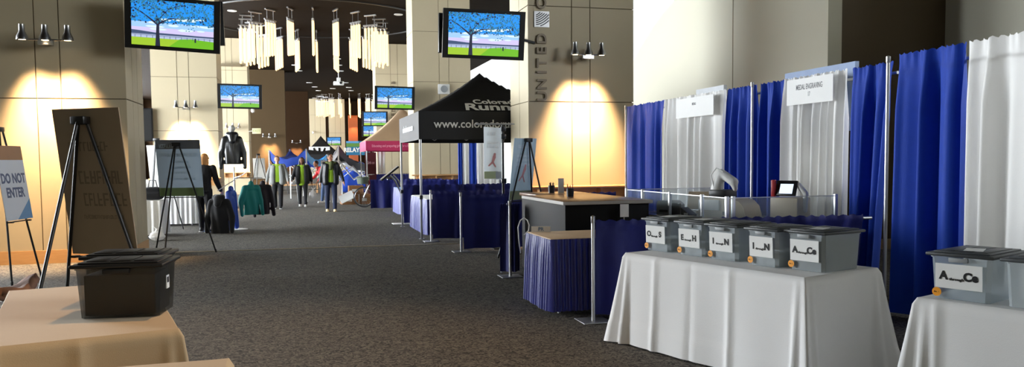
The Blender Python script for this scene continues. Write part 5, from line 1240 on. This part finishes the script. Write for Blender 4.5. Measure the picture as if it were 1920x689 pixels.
    if scarf:
        b = MB(); 
        for k in range(10): a = 2 * PI * k / 10; a2 = 2 * PI * (k + 1) / 10; b.cap(neck + V(.085 * math.cos(a), .07 * math.sin(a) - .01, -.02 - .02 * math.sin(a * 2)), neck + V(.085 * math.cos(a2), .07 * math.sin(a2) - .01, -.02 - .02 * math.sin(a2 * 2)), .052 * s, .052 * s, 8)
        b.cap(neck + V(.02, -.10, -.04), neck + V(0, -.12, -.17), .07 * s, .06 * s, 8); blob(b, 'scarf', scarf, t, .012 * s, 2)
    if hair:
        b = MB(); b.ell(hc + (Q @ Vector((0, .015, .045))) * s, (.086 * s, .098 * s, .094 * s))
        if hairstyle == 'short':
            for v in b.b.verts: 
                if (v.co - hc).y < -.03 * s: v.co.z = max(v.co.z, hc.z + .095 * s)
        elif hairstyle == 'long':
            for sd in (-1, 1): b.cap(HP(.068 * sd, .01, .04), HP(.082 * sd, .0, -.22), .034 * s, .036 * s, 8)
            b.cap(HP(0, .06, .02), HP(0, .08, -.24), .075 * s, .06 * s, 10)
        elif hairstyle == 'bob':
            for sd in (-1, 1): b.cap(HP(.065 * sd, .01, .04), HP(.07 * sd, .01, -.10), .036 * s, .034 * s, 8)
            b.cap(HP(0, .05, .02), HP(0, .055, -.11), .078 * s, .058 * s, 10)
        elif hairstyle == 'up':
            b.cap(HP(0, .08, .07), HP(0, .12, .09), .05 * s, .045 * s, 10); b.cap(HP(0, .06, .0), HP(0, .055, -.05), .06 * s, .04 * s, 10)
        if hairstyle != 'short':
            fr_ = (Q @ Vector((0, -1, 0)))
            for v in b.b.verts:
                dlt = v.co - hc
                if dlt.dot(fr_) > .05 * s and v.co.z < hc.z + .075 * s: v.co -= fr_ * (dlt.dot(fr_) - .05 * s)
        blob(b, 'hair', hair, t, .009 * s, 2)
    return t, armj
def place(px, py): p = atz(px, py); return (p.x, p.y, 0)
t, aj = person('walking person in a grey hoodie over a lime shirt and black trousers', place(522, 391.5), R(-4), 1.68, SK1, .15, ((.11, -.03), (.11, .04)), 0, LIME, GREYH, BLKT, BLACKP, WSH, M('sandy_hair', (150, 112, 84), .6), 'short', R(10), build=1.12, elbow=(.05, .08))
t, aj = person('walking person in black and white jacket, lime top and striped leggings', place(568, 387.5), R(-2), 1.64, SK2, .16, ((.10, .06), (.09, .0)), 0, LIME, M('black_bomber', (26, 26, 30), .7, var=.15), M('patterned_leggings', (34, 34, 38), .8), WSH, WSH, HAIRD, 'long', R(-5), long_top=True, stripe=M('grey_stripe', (190, 190, 190), .8), elbow=(.16, .02), build=1.1)
w2 = t
mw = Matrix.Translation(w2.location) @ Matrix.Rotation(w2.rotation_euler.z, 4, 'Z'); hp = mw @ (aj[1][3] + Vector((0, 0, -.06)))
sack('white carrier bag hanging from the hand of the middle walker', (hp.x + .02, hp.y, hp.z - .44), .135, 12, BAGW)
hp = mw @ (aj[0][3]); sack('small white bundle held against the middle walker', (hp.x + .05, hp.y - .19, hp.z - .1), .085, 13, BAGW, 'bundle', 'cloth_bundle', .8)
t, aj = person('walking person in a black jacket, olive scarf, lime top and dark jeans', place(621, 397), R(4), 1.73, SK3, .10, ((.08, -.02), (.12, .05)), 0, LIME, M('black_leather', (22, 23, 28), .5, var=.15), JEAN, M('tan_shoe', (196, 172, 130), .6), None, HAIRD, 'up', R(28), OLIVE, build=1.05, elbow=(.02, .10))
t, aj = person('person in a red top and blue jeans mostly hidden behind the scarfed walker', (ax(608, 29.9), 29.9, 0), R(-70), 1.58, SK3, .16, ((.06, .08), (.08, .02)), .55, REDT, None, JBLUE, WSH, WSH, HAIRD, 'short')
t, aj = person('standing person in black with shoulder length fair hair, back half turned', place(384, 436), R(163), 1.70, SK1, .10, ((.05, .05), (.06, .10)), .12, BLACKC, M('black_knit', (24, 24, 28), .9, var=.15), BLKT, M('dark_shoe', (40, 38, 40), .6), WSH, HAIRB, 'bob', R(-20), open_jacket=False, build=1.15, elbow=(.12, .16), jacket_len=.92)

# ------------------------------------------------------------------ daylight and lamps
wd = bpy.data.worlds.new('sky'); S.world = wd; wd.use_nodes = True
bg = wd.node_tree.nodes['Background']; bg.inputs['Color'].default_value = (0.95, 0.97, 1.0, 1); bg.inputs['Strength'].default_value = 36.0
for (x, y0, y1, z0, z1, a) in ((XL - .02, 13.5, 35.5, .4, 6.6, -90), (XL - .02, 35.5, 79.5, .4, 6.6, -90), (XN + .02, .6, 6.0, 4.2, 6.6, 90)):
    l = bpy.data.lights.new('window_portal', 'AREA'); l.shape = 'RECTANGLE'; l.size = y1 - y0; l.size_y = z1 - z0; l.cycles.is_portal = True
    o = bpy.data.objects.new('window_portal', l); COL.objects.link(o); o.location = (x, (y0 + y1) / 2, (z0 + z1) / 2); o.rotation_euler = (R(90), 0, R(a))
# recessed ceiling lamps over the near hall
for (x, y, e) in ((1.0, 5.6, 260), (1, 48, 120), (1.5, 60, 120)):
    lamp('SPOT', 'ceiling_lamp', (x, y, ZC - .08), e * 2.2, (1.0, .62, .28), 0.14, (x - (1.6 if y < 10 else 0), y, 0), R(56 if y < 10 else 110), .7)
S.view_settings.view_transform = 'Standard'; S.view_settings.look = 'None'; S.view_settings.gamma = 1; S.view_settings.exposure = 0.38
S.view_settings.use_curve_mapping = False
S.cycles.max_bounces = 8; S.cycles.transparent_max_bounces = 16; S.cycles.caustics_reflective = False; S.cycles.caustics_refractive = False
S.cycles.sample_clamp_indirect = 6.0
